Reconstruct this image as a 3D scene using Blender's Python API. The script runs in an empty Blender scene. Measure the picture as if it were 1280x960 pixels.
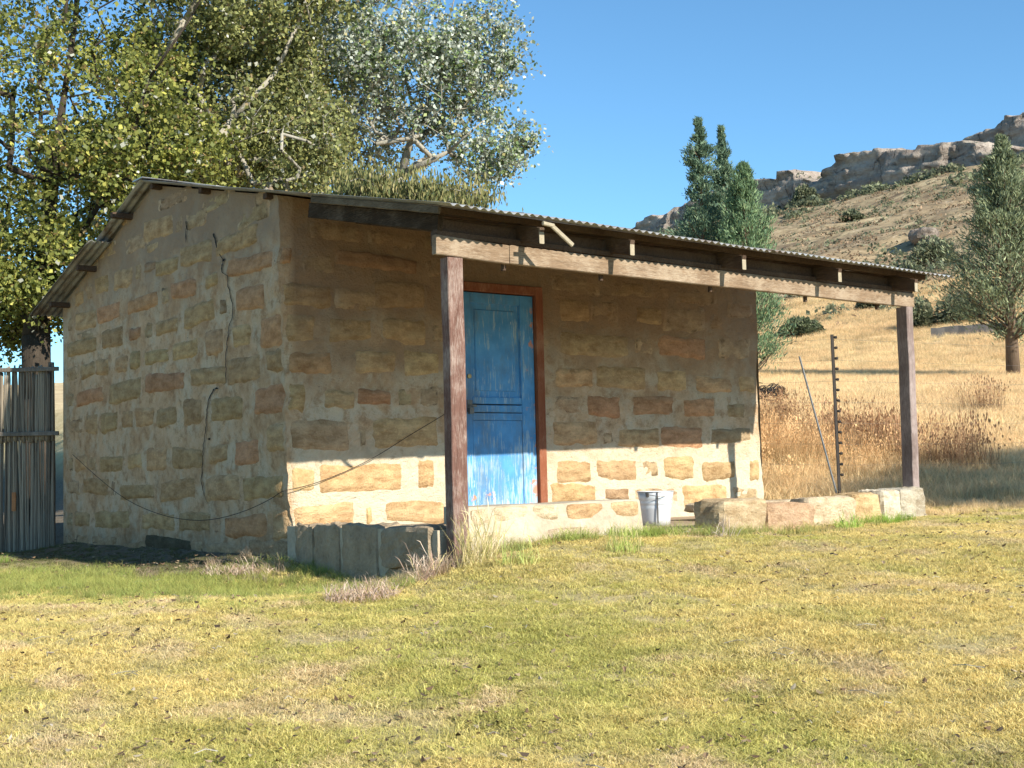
import bpy, math, random
import numpy as np
from mathutils import Vector, Matrix
R = np.random.RandomState(7); random.seed(7)
S = bpy.context.scene; COL = S.collection
# ------------------------------------------------------------------ camera, sky, sun, exposure
CAM = np.array([-5.4308, -10.3173, 0.2541])
YAW, PITCH, ROLL, FPX = 0.918001, 0.0689556, 0.0250982, 1680.56
fw = np.array([math.cos(YAW)*math.cos(PITCH), math.sin(YAW)*math.cos(PITCH), math.sin(PITCH)])
rt = np.cross(fw, [0, 0, 1]); rt /= np.linalg.norm(rt); up = np.cross(rt, fw)
r2 = math.cos(ROLL)*rt - math.sin(ROLL)*up; u2 = math.sin(ROLL)*rt + math.cos(ROLL)*up
cd = bpy.data.cameras.new('camera'); cam = bpy.data.objects.new('camera', cd); COL.objects.link(cam)
cam.matrix_world = Matrix([[r2[0], u2[0], -fw[0], CAM[0]], [r2[1], u2[1], -fw[1], CAM[1]], [r2[2], u2[2], -fw[2], CAM[2]], [0, 0, 0, 1]])
cd.sensor_width = 36; cd.lens = FPX/1280*36; cd.clip_start = .05; cd.clip_end = 3000
S.camera = cam
SUN = Vector((.12, -1, .59)).normalized()
w = bpy.data.worlds.new('World'); S.world = w; w.use_nodes = True
nt = w.node_tree; nt.nodes.clear()
sk = nt.nodes.new('ShaderNodeTexSky'); sk.sky_type = 'NISHITA'; sk.sun_disc = False
sk.sun_elevation = math.asin(SUN.z); sk.sun_rotation = math.atan2(SUN.x, SUN.y)
sk.altitude = 1700; sk.air_density = 1.0; sk.dust_density = .05; sk.ozone_density = 1.6
bg = nt.nodes.new('ShaderNodeBackground'); bg.inputs[1].default_value = .11
wo = nt.nodes.new('ShaderNodeOutputWorld'); tn = nt.nodes.new('ShaderNodeMix'); tn.data_type = 'RGBA'; tn.blend_type = 'MULTIPLY'; tn.inputs[0].default_value = 1; tn.inputs[7].default_value = (.61, .91, 1.0, 1)
nt.links.new(sk.outputs[0], tn.inputs[6]); nt.links.new(tn.outputs[2], bg.inputs[0]); nt.links.new(bg.outputs[0], wo.inputs[0])
sl = bpy.data.lights.new('sun', 'SUN'); sl.energy = 4.6; sl.angle = math.radians(.55); sl.color = (1, .93, .80)
so = bpy.data.objects.new('sun', sl); COL.objects.link(so); so.rotation_euler = SUN.to_track_quat('Z', 'Y').to_euler(); so.location = (0, -20, 30)
S.view_settings.view_transform = 'Standard'; S.view_settings.look = 'None'; S.view_settings.gamma = 1
S.view_settings.exposure = .95
# ------------------------------------------------------------------ helpers
def tag(o, label=None, cat=None, group=None, kind=None):
    if label: o['label'] = label
    if cat: o['category'] = cat
    if group: o['group'] = group
    if kind: o['kind'] = kind
    return o
def empty(name, loc=(0, 0, 0)):
    o = bpy.data.objects.new(name, None); COL.objects.link(o); o.location = loc; o.empty_display_size = .2
    return o
def mesh(name, V, F, mat=None, parent=None, smooth=False, link=True):
    m = bpy.data.meshes.new(name)
    V = np.asarray(V, dtype=np.float64)
    if isinstance(F, np.ndarray):
        n = F.shape[1]
        m.vertices.add(len(V)); m.vertices.foreach_set('co', V.ravel())
        m.loops.add(F.size); m.loops.foreach_set('vertex_index', F.ravel().astype(np.int32))
        m.polygons.add(len(F)); m.polygons.foreach_set('loop_start', np.arange(0, F.size, n, dtype=np.int32))
        m.update(calc_edges=True)
    else:
        m.from_pydata([tuple(v) for v in V], [], F)
    if mat: m.materials.append(mat)
    if smooth: m.polygons.foreach_set('use_smooth', np.ones(len(m.polygons), bool))
    m.update()
    o = bpy.data.objects.new(name, m)
    if link: COL.objects.link(o)
    if parent is not None: o.parent = parent; o.matrix_parent_inverse = Matrix.Translation(-Vector(parent.matrix_basis.translation)) if False else Matrix.Identity(4)
    return o
def addattr(o, name, arr, typ='FLOAT_COLOR'):
    a = o.data.attributes.new(name, typ, 'POINT')
    arr = np.asarray(arr, dtype=np.float32)
    if typ == 'FLOAT_COLOR':
        if arr.shape[1] == 3: arr = np.hstack([arr, np.ones((len(arr), 1), np.float32)])
        a.data.foreach_set('color', arr.ravel())
    elif typ == 'FLOAT_VECTOR': a.data.foreach_set('vector', arr.ravel())
    else: a.data.foreach_set('value', arr.ravel())
class MB:
    def __init__(s): s.V = []; s.F = []
    def add(s, V, F):
        k = len(s.V); s.V += [tuple(v) for v in V]; s.F += [tuple(i+k for i in f) for f in F]
    def box(s, x0, x1, y0, y1, z0, z1, b=0):
        s.hexa([(x0, y0, z0), (x1, y0, z0), (x1, y1, z0), (x0, y1, z0), (x0, y0, z1), (x1, y0, z1), (x1, y1, z1), (x0, y1, z1)])
    def hexa(s, P): s.add(P, [(0, 3, 2, 1), (4, 5, 6, 7), (0, 1, 5, 4), (1, 2, 6, 5), (2, 3, 7, 6), (3, 0, 4, 7)])
    def beam(s, a, b, wd, h, upv=(0, 0, 1), wob=0, n=1, bev=.006):
        # timber of octagonal (bevelled) section running from a to b, a little crooked
        a = Vector(a); b = Vector(b); d = (b-a).normalized(); sd = d.cross(Vector(upv)).normalized(); u = sd.cross(d)
        c = bev; sec = [(-wd/2+c, -h/2), (wd/2-c, -h/2), (wd/2, -h/2+c), (wd/2, h/2-c), (wd/2-c, h/2), (-wd/2+c, h/2), (-wd/2, h/2-c), (-wd/2, -h/2+c)]
        V = []
        for i in range(n+1):
            t = i/n; p = a.lerp(b, t)
            j1, j2 = (random.uniform(-wob, wob), random.uniform(-wob, wob)) if 0 < i < n else (0, 0)
            V += [p+sd*(x+j1)+u*(y+j2) for x, y in sec]
        F = [tuple(range(7, -1, -1)), tuple(range(n*8, n*8+8))]
        for i in range(n):
            for k in range(8):
                F.append((i*8+k, i*8+(k+1) % 8, (i+1)*8+(k+1) % 8, (i+1)*8+k))
        s.add(V, F)
    def tube(s, pts, rad, k=6, cap=True):
        pts = [Vector(p) for p in pts]; n = len(pts); rad = rad if hasattr(rad, '__len__') else [rad]*n
        V = []; prev = None
        for i, p in enumerate(pts):
            d = (pts[min(i+1, n-1)]-pts[max(i-1, 0)]).normalized()
            x = d.orthogonal().normalized() if prev is None else (prev-d*prev.dot(d)).normalized()
            prev = x; y = d.cross(x)
            V += [p+(x*math.cos(2*math.pi*j/k)+y*math.sin(2*math.pi*j/k))*rad[i] for j in range(k)]
        F = [(i*k+j, i*k+(j+1) % k, (i+1)*k+(j+1) % k, (i+1)*k+j) for i in range(n-1) for j in range(k)]
        if cap: F += [tuple(range(k-1, -1, -1)), tuple(range((n-1)*k, n*k))]
        s.add(V, F)
    def build(s, name, mat, parent=None, smooth=False, label=None):
        o = mesh(name, s.V, s.F, mat, parent, smooth)
        if label: o['label'] = label
        return o
# value noise in numpy
def _h(i, j, k=0):
    n = (i*374761393 + j*668265263 + k*2147483647) & 0xffffffff
    n = ((n ^ (n >> 13))*1274126177) & 0xffffffff
    return ((n ^ (n >> 16)) & 0xffff)/65535.0
def vn(x, y, seed=0):
    x = np.asarray(x, float); y = np.asarray(y, float)
    xi = np.floor(x).astype(np.int64); yi = np.floor(y).astype(np.int64); fx = x-xi; fy = y-yi
    fx = fx*fx*(3-2*fx); fy = fy*fy*(3-2*fy)
    a = _h(xi, yi, seed); b = _h(xi+1, yi, seed); c = _h(xi, yi+1, seed); d = _h(xi+1, yi+1, seed)
    return (a*(1-fx)+b*fx)*(1-fy)+(c*(1-fx)+d*fx)*fy
def fbm(x, y, o=4, seed=0):
    v = 0; a = .5; t = 0
    for i in range(o): v = v+a*vn(x, y, seed+i*17); t += a; a *= .5; x = x*2.03+11.3; y = y*2.03+5.7
    return v/t
def sst(a, b, x):
    t = np.clip((np.asarray(x, float)-a)/(b-a), 0, 1); return t*t*(3-2*t)
# ------------------------------------------------------------------ materials
class Mt:
    def __init__(s, name):
        s.m = bpy.data.materials.new(name); s.m.use_nodes = True; s.t = s.m.node_tree; s.t.nodes.clear()
        s.out = s.n('ShaderNodeOutputMaterial'); s.b = s.n('ShaderNodeBsdfPrincipled'); s.l(s.b.outputs[0], s.out.inputs[0])
        s.b.inputs['Roughness'].default_value = .85; s.b.inputs['Specular IOR Level'].default_value = .25
    def n(s, k, **kw):
        q = s.t.nodes.new(k)
        for a, v in kw.items(): setattr(q, a, v)
        return q
    def l(s, a, b): s.t.links.new(a, b)
    def pos(s): return s.n('ShaderNodeNewGeometry').outputs['Position']
    def obj(s): return s.n('ShaderNodeTexCoord').outputs['Object']
    def scl(s, v, sc):
        q = s.n('ShaderNodeVectorMath', operation='MULTIPLY'); s.l(v, q.inputs[0]); q.inputs[1].default_value = sc; return q.outputs[0]
    def noise(s, v, sc, det=6, rough=.6, dist=0):
        q = s.n('ShaderNodeTexNoise'); s.l(v, q.inputs['Vector']); q.inputs['Scale'].default_value = sc; q.inputs['Detail'].default_value = det
        q.inputs['Roughness'].default_value = rough; q.inputs['Distortion'].default_value = dist; return q.outputs['Fac']
    def voro(s, v, sc, feat='F1', out='Distance'):
        q = s.n('ShaderNodeTexVoronoi', feature=feat); s.l(v, q.inputs['Vector']); q.inputs['Scale'].default_value = sc; return q.outputs[out]
    def rng(s, v, a, b, c=0, d=1):
        q = s.n('ShaderNodeMapRange'); s.l(v, q.inputs[0])
        for i, x in zip((1, 2, 3, 4), (a, b, c, d)): q.inputs[i].default_value = x
        return q.outputs[0]
    def ramp(s, v, stops):
        q = s.n('ShaderNodeValToRGB'); s.l(v, q.inputs[0]); e = q.color_ramp.elements
        while len(e) < len(stops): e.new(.5)
        for x, (p, c) in zip(e, stops): x.position = p; x.color = (*c, 1)
        return q.outputs[0]
    def mix(s, f, a, b, mode='MIX'):
        q = s.n('ShaderNodeMix', data_type='RGBA', blend_type=mode)
        for k, v in ((0, f), (6, a), (7, b)):
            if hasattr(v, 'links'): s.l(v, q.inputs[k])
            elif k == 0: q.inputs[0].default_value = v
            else: q.inputs[k].default_value = (*v, 1)
        return q.outputs[2]
    def math(s, op, a, b=0, clamp=False):
        q = s.n('ShaderNodeMath', operation=op); q.use_clamp = clamp
        for k, v in ((0, a), (1, b)):
            if hasattr(v, 'links'): s.l(v, q.inputs[k])
            else: q.inputs[k].default_value = v
        return q.outputs[0]
    def sep(s, v):
        q = s.n('ShaderNodeSeparateXYZ'); s.l(v, q.inputs[0]); return q.outputs
    def attr(s, name, out='Color', typ='GEOMETRY'):
        q = s.n('ShaderNodeAttribute', attribute_name=name, attribute_type=typ); return q.outputs[out]
    def bump(s, h, st=.5, dist=.01, prev=None):
        q = s.n('ShaderNodeBump'); q.inputs['Strength'].default_value = st; q.inputs['Distance'].default_value = dist; s.l(h, q.inputs['Height'])
        if prev: s.l(prev, q.inputs['Normal'])
        return q.outputs[0]
    def fin(s, col=None, nrm=None, rough=None, **kw):
        if col is not None:
            if hasattr(col, 'links'): s.l(col, s.b.inputs['Base Color'])
            else: s.b.inputs['Base Color'].default_value = (*col, 1)
        if nrm is not None: s.l(nrm, s.b.inputs['Normal'])
        if rough is not None:
            if hasattr(rough, 'links'): s.l(rough, s.b.inputs['Roughness'])
            else: s.b.inputs['Roughness'].default_value = rough
        for k, v in kw.items(): s.b.inputs[k].default_value = v
        return s.m
def simple(name, c1, c2, sc=8, rough=.85, bump=.4, bd=.004, stretch=(1, 1, 1), metal=0):
    M = Mt(name); p = M.scl(M.obj(), stretch); f = M.noise(p, sc, 7, .65); g = M.noise(p, sc*5.3, 5, .6)
    c = M.mix(M.rng(f, .32, .68), c1, c2); c = M.mix(.35, c, M.mix(M.rng(g, .3, .7), c1, c2))
    return M.fin(c, M.bump(g, bump, bd), rough, Metallic=metal)
# mortar / mud plaster of the walls
def mortar_nodes(M, p):
    n1 = M.noise(p, 1.6, 6, .62); n2 = M.noise(p, 7, 8, .72); n3 = M.noise(p, 55, 6, .7); n4 = M.noise(p, 3.1, 5, .6, .6)
    c = M.ramp(n1, [(.30, (.33, .235, .15)), (.5, (.42, .325, .23)), (.68, (.48, .405, .31))])
    c = M.mix(M.rng(n4, .46, .60, 0, .8), c, (.42, .395, .33))
    c = M.mix(M.rng(n2, .50, .63, 0, .8), c, (.25, .165, .095))
    c = M.mix(M.rng(n2, .46, .34, 0, .5), c, (.52, .47, .38))
    c = M.mix(M.rng(n3, .58, .72, 0, .6), c, (.16, .115, .075)); c = M.mix(M.rng(n3, .42, .30, 0, .4), c, (.55, .50, .41))
    # fine wandering cracks and crumbled pits in the mud
    w1 = M.noise(M.scl(p, (1, 1, 1.9)), 2.6, 7, .62, .8); w2 = M.noise(p, 1.7, 3, .5)
    ln = M.math('MULTIPLY', M.rng(M.math('ABSOLUTE', M.math('SUBTRACT', w1, .5)), .0035, .0, 0, 1), M.rng(w2, .47, .56))
    pit = M.math('MULTIPLY', M.rng(M.noise(M.scl(p, (1, 1, 1.8)), 13, 5, .75), .64, .70), M.rng(w2, .40, .5))
    dk = M.math('MAXIMUM', ln, pit); c = M.mix(1, c, (1.50, 1.36, 1.20), 'MULTIPLY'); c = M.mix(M.math('MULTIPLY', dk, .72), c, (.07, .05, .032))
    return c, n1, n2, n3
def wallmat():
    M = Mt('mortar'); p = M.pos(); c, n1, n2, n3 = mortar_nodes(M, p)
    x, y, z = M.sep(p)
    # brown mud wash high on the porch wall, lighter mortar low down with sunlit cream painted in, darker towards the gable foot
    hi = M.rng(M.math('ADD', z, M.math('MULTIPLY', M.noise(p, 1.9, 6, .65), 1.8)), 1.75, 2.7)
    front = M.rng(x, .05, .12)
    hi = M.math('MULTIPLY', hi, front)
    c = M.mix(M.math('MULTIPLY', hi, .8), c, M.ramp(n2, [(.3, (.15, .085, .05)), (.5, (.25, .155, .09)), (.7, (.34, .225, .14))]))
    hi2 = M.math('MULTIPLY', M.rng(M.math('ADD', z, M.math('MULTIPLY', M.noise(p, 2.3, 4, .6), 1.2)), 2.5, 3.3), M.math('SUBTRACT', 1, front))
    c = M.mix(M.math('MULTIPLY', hi2, .75), c, M.ramp(n2, [(.3, (.25, .185, .13)), (.7, (.36, .285, .215))]))
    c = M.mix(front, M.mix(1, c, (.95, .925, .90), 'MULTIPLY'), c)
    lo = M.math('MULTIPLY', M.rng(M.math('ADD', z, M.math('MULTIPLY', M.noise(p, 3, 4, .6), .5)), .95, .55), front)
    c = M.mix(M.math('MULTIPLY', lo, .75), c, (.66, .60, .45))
    gable_foot = M.rng(M.math('ADD', z, M.math('MULTIPLY', M.noise(p, 3.3, 4, .6), .45)), .10, -.35)
    c = M.mix(M.math('MULTIPLY', M.math('MULTIPLY', gable_foot, M.math('SUBTRACT', 1, front)), .75), c, (.12, .095, .06))
    b = M.bump(n1, .6, .05); b = M.bump(n2, 1, .06, b); b = M.bump(n3, .9, .012, b)
    return M.fin(c, b, .95)
def stonemat():
    M = Mt('sandstone'); p = M.pos(); mc, n1, n2, n3 = mortar_nodes(M, p); x, y, z = M.sep(p)
    oi = M.n('ShaderNodeObjectInfo'); base = oi.outputs['Color']
    bed = M.noise(M.scl(p, (1, 1, 2.6)), 4.5, 7, .7)
    c = M.mix(M.rng(bed, .38, .62), M.mix(1, base, (.60, .53, .45), 'MULTIPLY'), base)
    c = M.mix(M.rng(n2, .48, .68, 0, .5), c, M.mix(1, base, (1.35, 1.35, 1.3), 'MULTIPLY'))
    c = M.mix(M.rng(n3, .56, .72, 0, .6), c, M.mix(1, base, (.45, .40, .35), 'MULTIPLY')); c = M.mix(M.rng(n3, .44, .32, 0, .4), c, M.mix(1, base, (1.5, 1.5, 1.5), 'MULTIPLY'))
    e = M.attr('edge', 'Fac'); sm = M.math('ADD', e, M.math('MULTIPLY', M.math('SUBTRACT', M.noise(p, 11, 6, .72), .5), 2.0))
    c = M.mix(M.rng(sm, .78, 1.1, 0, .9), c, mc)
    ed = M.math('MULTIPLY', M.math('MULTIPLY', M.rng(e, .62, .80), M.rng(e, 1.0, .86)), M.rng(M.noise(p, 6, 6, .75), .50, .60)); c = M.mix(M.math('MULTIPLY', ed, .75), c, (.085, .058, .035))
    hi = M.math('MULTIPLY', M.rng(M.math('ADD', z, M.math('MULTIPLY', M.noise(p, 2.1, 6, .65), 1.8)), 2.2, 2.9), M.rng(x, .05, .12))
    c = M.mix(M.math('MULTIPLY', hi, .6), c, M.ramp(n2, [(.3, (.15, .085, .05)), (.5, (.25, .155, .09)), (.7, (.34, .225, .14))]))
    b = M.bump(bed, .7, .03); b = M.bump(n2, 1, .045, b); b = M.bump(n3, .9, .012, b)
    return M.fin(c, b, .92)
def woodmat(name, c1, c2, c3, wear=.5, axis=(9, 9, .7)):
    M = Mt(name); p = M.obj(); g = M.noise(M.scl(p, axis), 6, 8, .7, .3); n = M.noise(p, 3.5, 5, .6); f = M.noise(M.scl(p, axis), 22, 6, .75)
    c = M.mix(M.rng(g, .35, .65), c1, c2)
    wr = M.math('MULTIPLY', M.rng(M.math('ADD', f, M.math('MULTIPLY', n, .8)), 1.0-wear*.35, 1.25-wear*.35), .9)
    c = M.mix(wr, c, c3)
    return M.fin(c, M.bump(g, .6, .008), .85, **{'Specular IOR Level': .08})
def leafmat(name, back=None, trans=.25, rough=.5, tone=(1.1, 1.1, 1.15)):
    M = Mt(name); c = M.attr('tint'); 
    if back:
        bf = M.n('ShaderNodeNewGeometry').outputs['Backfacing']; c = M.mix(M.math('MULTIPLY', bf, .85), c, back)
    M.l(c, M.b.inputs['Base Color']); M.b.inputs['Roughness'].default_value = rough
    c = M.mix(1, c, tone, 'MULTIPLY'); M.l(c, M.b.inputs['Base Color']); t = M.n('ShaderNodeBsdfTranslucent'); M.l(c, t.inputs[0]); mx = M.n('ShaderNodeMixShader'); mx.inputs[0].default_value = trans
    M.l(M.b.outputs[0], mx.inputs[1]); M.l(t.outputs[0], mx.inputs[2]); M.l(mx.outputs[0], M.out.inputs[0])
    return M.m
def grassmat(name):
    M = Mt(name); c = M.attr('gtint', 'Color', 'INSTANCER'); oi = M.n('ShaderNodeObjectInfo'); bl = M.attr('blade', 'Fac')
    c = M.mix(1, c, M.ramp(bl, [(0, (.62, .60, .50)), (.5, (1, 1, 1)), (1, (1.35, 1.2, 1.15))]), 'MULTIPLY')
    c = M.mix(M.rng(M.noise(M.pos(), 28, 4, .6), .62, .70, 0, .6), c, (.30, .25, .16))
    M.l(c, M.b.inputs['Base Color']); M.b.inputs['Roughness'].default_value = .6
    t = M.n('ShaderNodeBsdfTranslucent'); M.l(c, t.inputs[0]); mx = M.n('ShaderNodeMixShader'); mx.inputs[0].default_value = .3
    M.l(M.b.outputs[0], mx.inputs[1]); M.l(t.outputs[0], mx.inputs[2]); M.l(mx.outputs[0], M.out.inputs[0])
    return M.m
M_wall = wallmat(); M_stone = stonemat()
M_post = woodmat('painted_post_wood', (.10, .052, .040), (.18, .10, .08), (.36, .29, .25), .5)
M_rpost = woodmat('weathered_post_wood', (.12, .09, .08), (.22, .165, .15), (.34, .28, .26), .5)
M_beam = woodmat('raw_beam_wood', (.14, .095, .062), (.25, .175, .115), (.36, .29, .215), .5, (.7, 9, 9))
M_raft = woodmat('dark_rafter_wood', (.055, .035, .024), (.10, .065, .045), (.16, .12, .09), .25, (9, .7, 9))
M_rend = simple('pale_end_grain', (.24, .20, .14), (.38, .33, .24), 30)
M_frame = woodmat('red_frame_paint', (.20, .065, .035), (.25, .095, .05), (.36, .20, .13), .3)
def roofmat():
    M = Mt('galvanised_iron'); p = M.pos(); n = M.noise(p, 2.2, 7, .7); f = M.noise(M.scl(p, (30, 2, 2)), 3, 6, .7)
    c = M.mix(M.rng(M.math('ADD', M.math('MULTIPLY', n, .6), M.math('MULTIPLY', f, .4)), .48, .62), (.36, .37, .37), (.15, .10, .07))
    return M.fin(c, M.bump(f, .15, .002), M.rng(n, .3, .7, .35, .6), Metallic=.55)
M_roof = roofmat()
def doormat():
    M = Mt('peeling_blue_paint'); p = M.obj(); x, y, z = M.sep(p)
    blue = M.mix(M.rng(M.noise(p, 5, 5, .6), .35, .65), (.058, .225, .48), (.095, .31, .60))
    st = M.noise(M.scl(p, (26, 26, 2.2)), 2.2, 8, .72, .3); pt = M.noise(p, 3.2, 5, .6)
    low = M.rng(z, .75, -.1, 0, .085)
    wv = M.math('ADD', M.math('ADD', M.math('MULTIPLY', st, .7), M.math('MULTIPLY', pt, .3)), low)
    c = M.mix(M.rng(wv, .535, .60), blue, (.30, .42, .52))
    c = M.mix(M.rng(wv, .655, .68), c, (.42, .28, .21))
    gr = M.math('MULTIPLY', M.rng(M.noise(M.scl(p, (1, 1, .5)), 4, 6, .7), .48, .66), .5); c = M.mix(gr, c, (.13, .15, .15))
    gh = M.math('MULTIPLY', M.rng(M.math('ABSOLUTE', M.math('SUBTRACT', x, 1.95)), .12, 0), M.rng(M.math('ABSOLUTE', M.math('SUBTRACT', z, 1.0)), .4, .05)); c = M.mix(M.math('MULTIPLY', gh, .6), c, (.10, .085, .07))
    pr = M.math('ADD', M.noise(p, 6, 4, .6), M.math('ADD', M.rng(z, .35, -.2, 0, .24), M.rng(x, 2.2, 2.75, 0, .12)))
    c = M.mix(M.rng(pr, .74, .79), c, (.50, .235, .17))
    c = M.mix(M.rng(M.math('ADD', M.noise(M.scl(p, (3, 3, 1)), 4, 4, .6), M.rng(z, .3, -.2, 0, .22)), .70, .74), c, (.58, .60, .62))
    return M.fin(c, M.bump(wv, .5, .004), .55)
M_door = doormat()
M_dark = simple('dark_void', (.012, .010, .008), (.02, .017, .013), 9)
M_metal = simple('old_metal', (.10, .095, .09), (.22, .20, .18), 25, .5, metal=.4)
M_cement = simple('cement_smear', (.32, .265, .19), (.52, .45, .34), 5, .95, .8, .015)
M_pstone = None
M_wire = simple('black_cable', (.02, .018, .016), (.035, .03, .028), 9)
M_bucket = simple('galvanised_bucket', (.52, .54, .56), (.66, .68, .70), 6, .42, .1, metal=.25)
M_reed = None
M_bark = simple('pale_bark', (.20, .18, .14), (.40, .37, .31), 5, .9, .8, .02, (1, 1, .35))
M_bark2 = simple('brown_bark', (.10, .07, .045), (.24, .17, .12), 8, .9, .8, .03, (2, 2, .3))
# ------------------------------------------------------------------ terrain
def zg(X, Y, fine=True):
    X = np.asarray(X, float); Y = np.asarray(Y, float)
    d = (X-CAM[0])*.608+(Y-CAM[1])*.794; lat = (X-CAM[0])*.794-(Y-CAM[1])*.608
    near = -1.3+.0985*d
    near = np.where(d < 0, -1.3+.03*d, near)
    ls = -.22*sst(.6, -.6, X)*sst(-6, -2, Y)
    ex = sst(3, 10, X)
    far = -.27+ls + .059*np.maximum(X-6, 0) + ex*.126*np.clip(Y+2, 0, 42)+.01*np.clip(Y-12, 0, 60)
    far = far+.03*ex*np.maximum(-2-Y, 0)*0
    k = .06; h = np.clip(.5+.5*(near-far)/k, 0, 1)
    z = near*(1-h)+far*h-k*h*(1-h)
    z = z-.14*np.exp(-(((X+.35)/.8)**2+((Y+1.3)/.9)**2))
    z = z+.10*np.exp(-(((X-.7)/1.0)**2+((Y+2.75)/.75)**2))
    s = np.clip(X-40, 0, 143)
    fade = 1-.85*sst(205, 340, Y)
    z = z+(.12*s+.00072*s*s)*fade+.06*np.clip(X-183, 0, 1)*0
    if fine:
        z = z+(fbm(X*.9, Y*.9, 3, 3)-.5)*.09*sst(0, 3, d+1)+(fbm(X*4, Y*4, 3, 5)-.5)*.03
        z = z+sst(10, 40, X)*(fbm(X*.12, Y*.12, 4, 9)-.5)*(.6+3.5*sst(40, 120, X))
    return z
def ticks(lo, hi, c0, c1, st, gr):
    a = list(np.arange(c0, c1+1e-6, st)); q = st; v = c0
    L = []
    while v > lo: q *= gr; v -= q; L.append(v)
    q = st; v = c1; Rr = []
    while v < hi: q *= gr; v += q; Rr.append(min(v, hi))
    return np.array(L[::-1]+a+Rr)
def grid(xs, ys, f, name, mat, smooth=True):
    X, Y = np.meshgrid(xs, ys); Z = f(X, Y); n, m = X.shape
    V = np.stack([X, Y, Z], -1).reshape(-1, 3); i = np.arange((n-1)*m).reshape(n-1, m)[:, :-1].ravel()
    return mesh(name, V, np.stack([i, i+1, i+1+m, i+m], 1), mat, None, smooth)
def groundmat():
    M = Mt('ground'); p = M.pos(); x, y, z = M.sep(p)
    n1 = M.noise(p, .35, 6, .6); n2 = M.noise(p, 2.5, 7, .65); n3 = M.noise(p, 22, 7, .7); n4 = M.noise(p, 90, 5, .6)
    lawn = M.ramp(n2, [(.3, (.31, .28, .11)), (.5, (.40, .34, .15)), (.7, (.46, .38, .21))])
    lawn = M.mix(M.rng(n3, .46, .70), lawn, (.32, .245, .15))
    dry = M.ramp(n2, [(.28, (.42, .32, .17)), (.5, (.62, .49, .28)), (.72, (.72, .60, .36))])
    dry = M.mix(M.rng(n1, .42, .62, 0, .7), dry, (.42, .30, .17))
    dry = M.mix(M.rng(n3, .50, .68, 0, .6), dry, (.20, .15, .09))
    c = M.mix(M.rng(x, 4.5, 8.5), lawn, dry)
    # hillside: brown and reddish scrub grass, dark low shrubs, pale stones
    h1 = M.noise(p, .05, 6, .6); h2 = M.noise(p, .22, 9, .78); h3 = M.noise(p, .9, 8, .75)
    hill = M.ramp(h2, [(.38, (.13, .085, .05)), (.47, (.26, .19, .105)), (.54, (.40, .30, .165)), (.64, (.57, .46, .27))])
    hill = M.mix(M.rng(h1, .45, .58, 0, .55), hill, (.34, .245, .14))
    hill = M.mix(M.rng(h3, .53, .60, 0, .85), hill, (.115, .10, .06)); hill = M.mix(M.rng(h3, .44, .38, 0, .5), hill, (.60, .48, .33))
    c = M.mix(M.rng(M.math('ADD', x, M.math('MULTIPLY', n1, 30)), 58, 85), c, hill)
    # bare litter-covered soil along the gable and inside the porch
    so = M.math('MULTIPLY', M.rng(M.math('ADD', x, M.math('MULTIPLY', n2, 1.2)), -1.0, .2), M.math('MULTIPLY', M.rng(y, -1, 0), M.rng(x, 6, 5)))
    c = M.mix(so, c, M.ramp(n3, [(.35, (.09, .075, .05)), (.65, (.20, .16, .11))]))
    b = M.bump(n3, .8, .03); b = M.bump(n4, .5, .01, b)
    return M.fin(c, b, .95)
M_ground = groundmat()
xs = ticks(-60, 186, -7.5, 9, .11, 1.045); ys = ticks(-40, 420, -10.5, 4, .11, 1.045)
tag(grid(xs, ys, zg, 'ground', M_ground), kind='structure')
# farther land to the horizon, lying under the detailed sheet
def zfar(X, Y): return np.full_like(X, -3.0)
M_farland = simple('far_land', (.30, .23, .13), (.40, .32, .19), .02, bump=0)
def ringland():
    xs = np.array([-2500, -59, -59, 185.5, 2500.]); o = MB()
    o.add([(-2500, -2500, -2.2), (2500, -2500, -2.2), (2500, 2500, -2.2), (-2500, 2500, -2.2)], [(0, 1, 2, 3)])
    return o.build('terrain', M_farland)
tag(ringland(), kind='structure')
# ------------------------------------------------------------------ cliff
def cliffmat():
    M = Mt('cliff_rock'); p = M.pos(); n = M.noise(M.scl(p, (.6, .6, 1.5)), .22, 8, .7, .6); m2 = M.noise(p, 1.1, 7, .7)
    st = M.noise(M.scl(p, (.15, .15, 2.2)), .6, 6, .6)
    c = M.ramp(n, [(.28, (.20, .155, .13)), (.45, (.33, .275, .23)), (.6, (.46, .40, .34)), (.75, (.40, .28, .20))])
    c = M.mix(M.rng(m2, .50, .72, 0, .6), c, (.14, .12, .10)); c = M.mix(M.rng(st, .5, .62, 0, .4), c, (.30, .23, .19))
    nz = M.sep(M.n('ShaderNodeNewGeometry').outputs['True Normal'])[2]
    g = M.math('MULTIPLY', M.rng(nz, .6, .9), M.rng(M.noise(p, .3, 5, .6), .5, .6))
    c = M.mix(M.math('MULTIPLY', g, .7), c, (.17, .16, .08))
    ck = M.voro(M.scl(p, (.35, .35, .16)), .8, 'DISTANCE_TO_EDGE'); ck = M.math('MAXIMUM', M.rng(ck, .035, 0, 0, 1), M.rng(m2, .62, .7, 0, .6)); ck = M.math('MULTIPLY', ck, M.rng(n, .5, .42)); c = M.mix(M.math('MULTIPLY', ck, .6), c, (.07, .055, .045))
    b = M.bump(n, .9, 1.2); b = M.bump(m2, 1, .5, b); b = M.bump(M.math('SUBTRACT', 1, ck), .6, .5, b)
    return M.fin(c, b, .95)
M_cliff = cliffmat()
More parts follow.
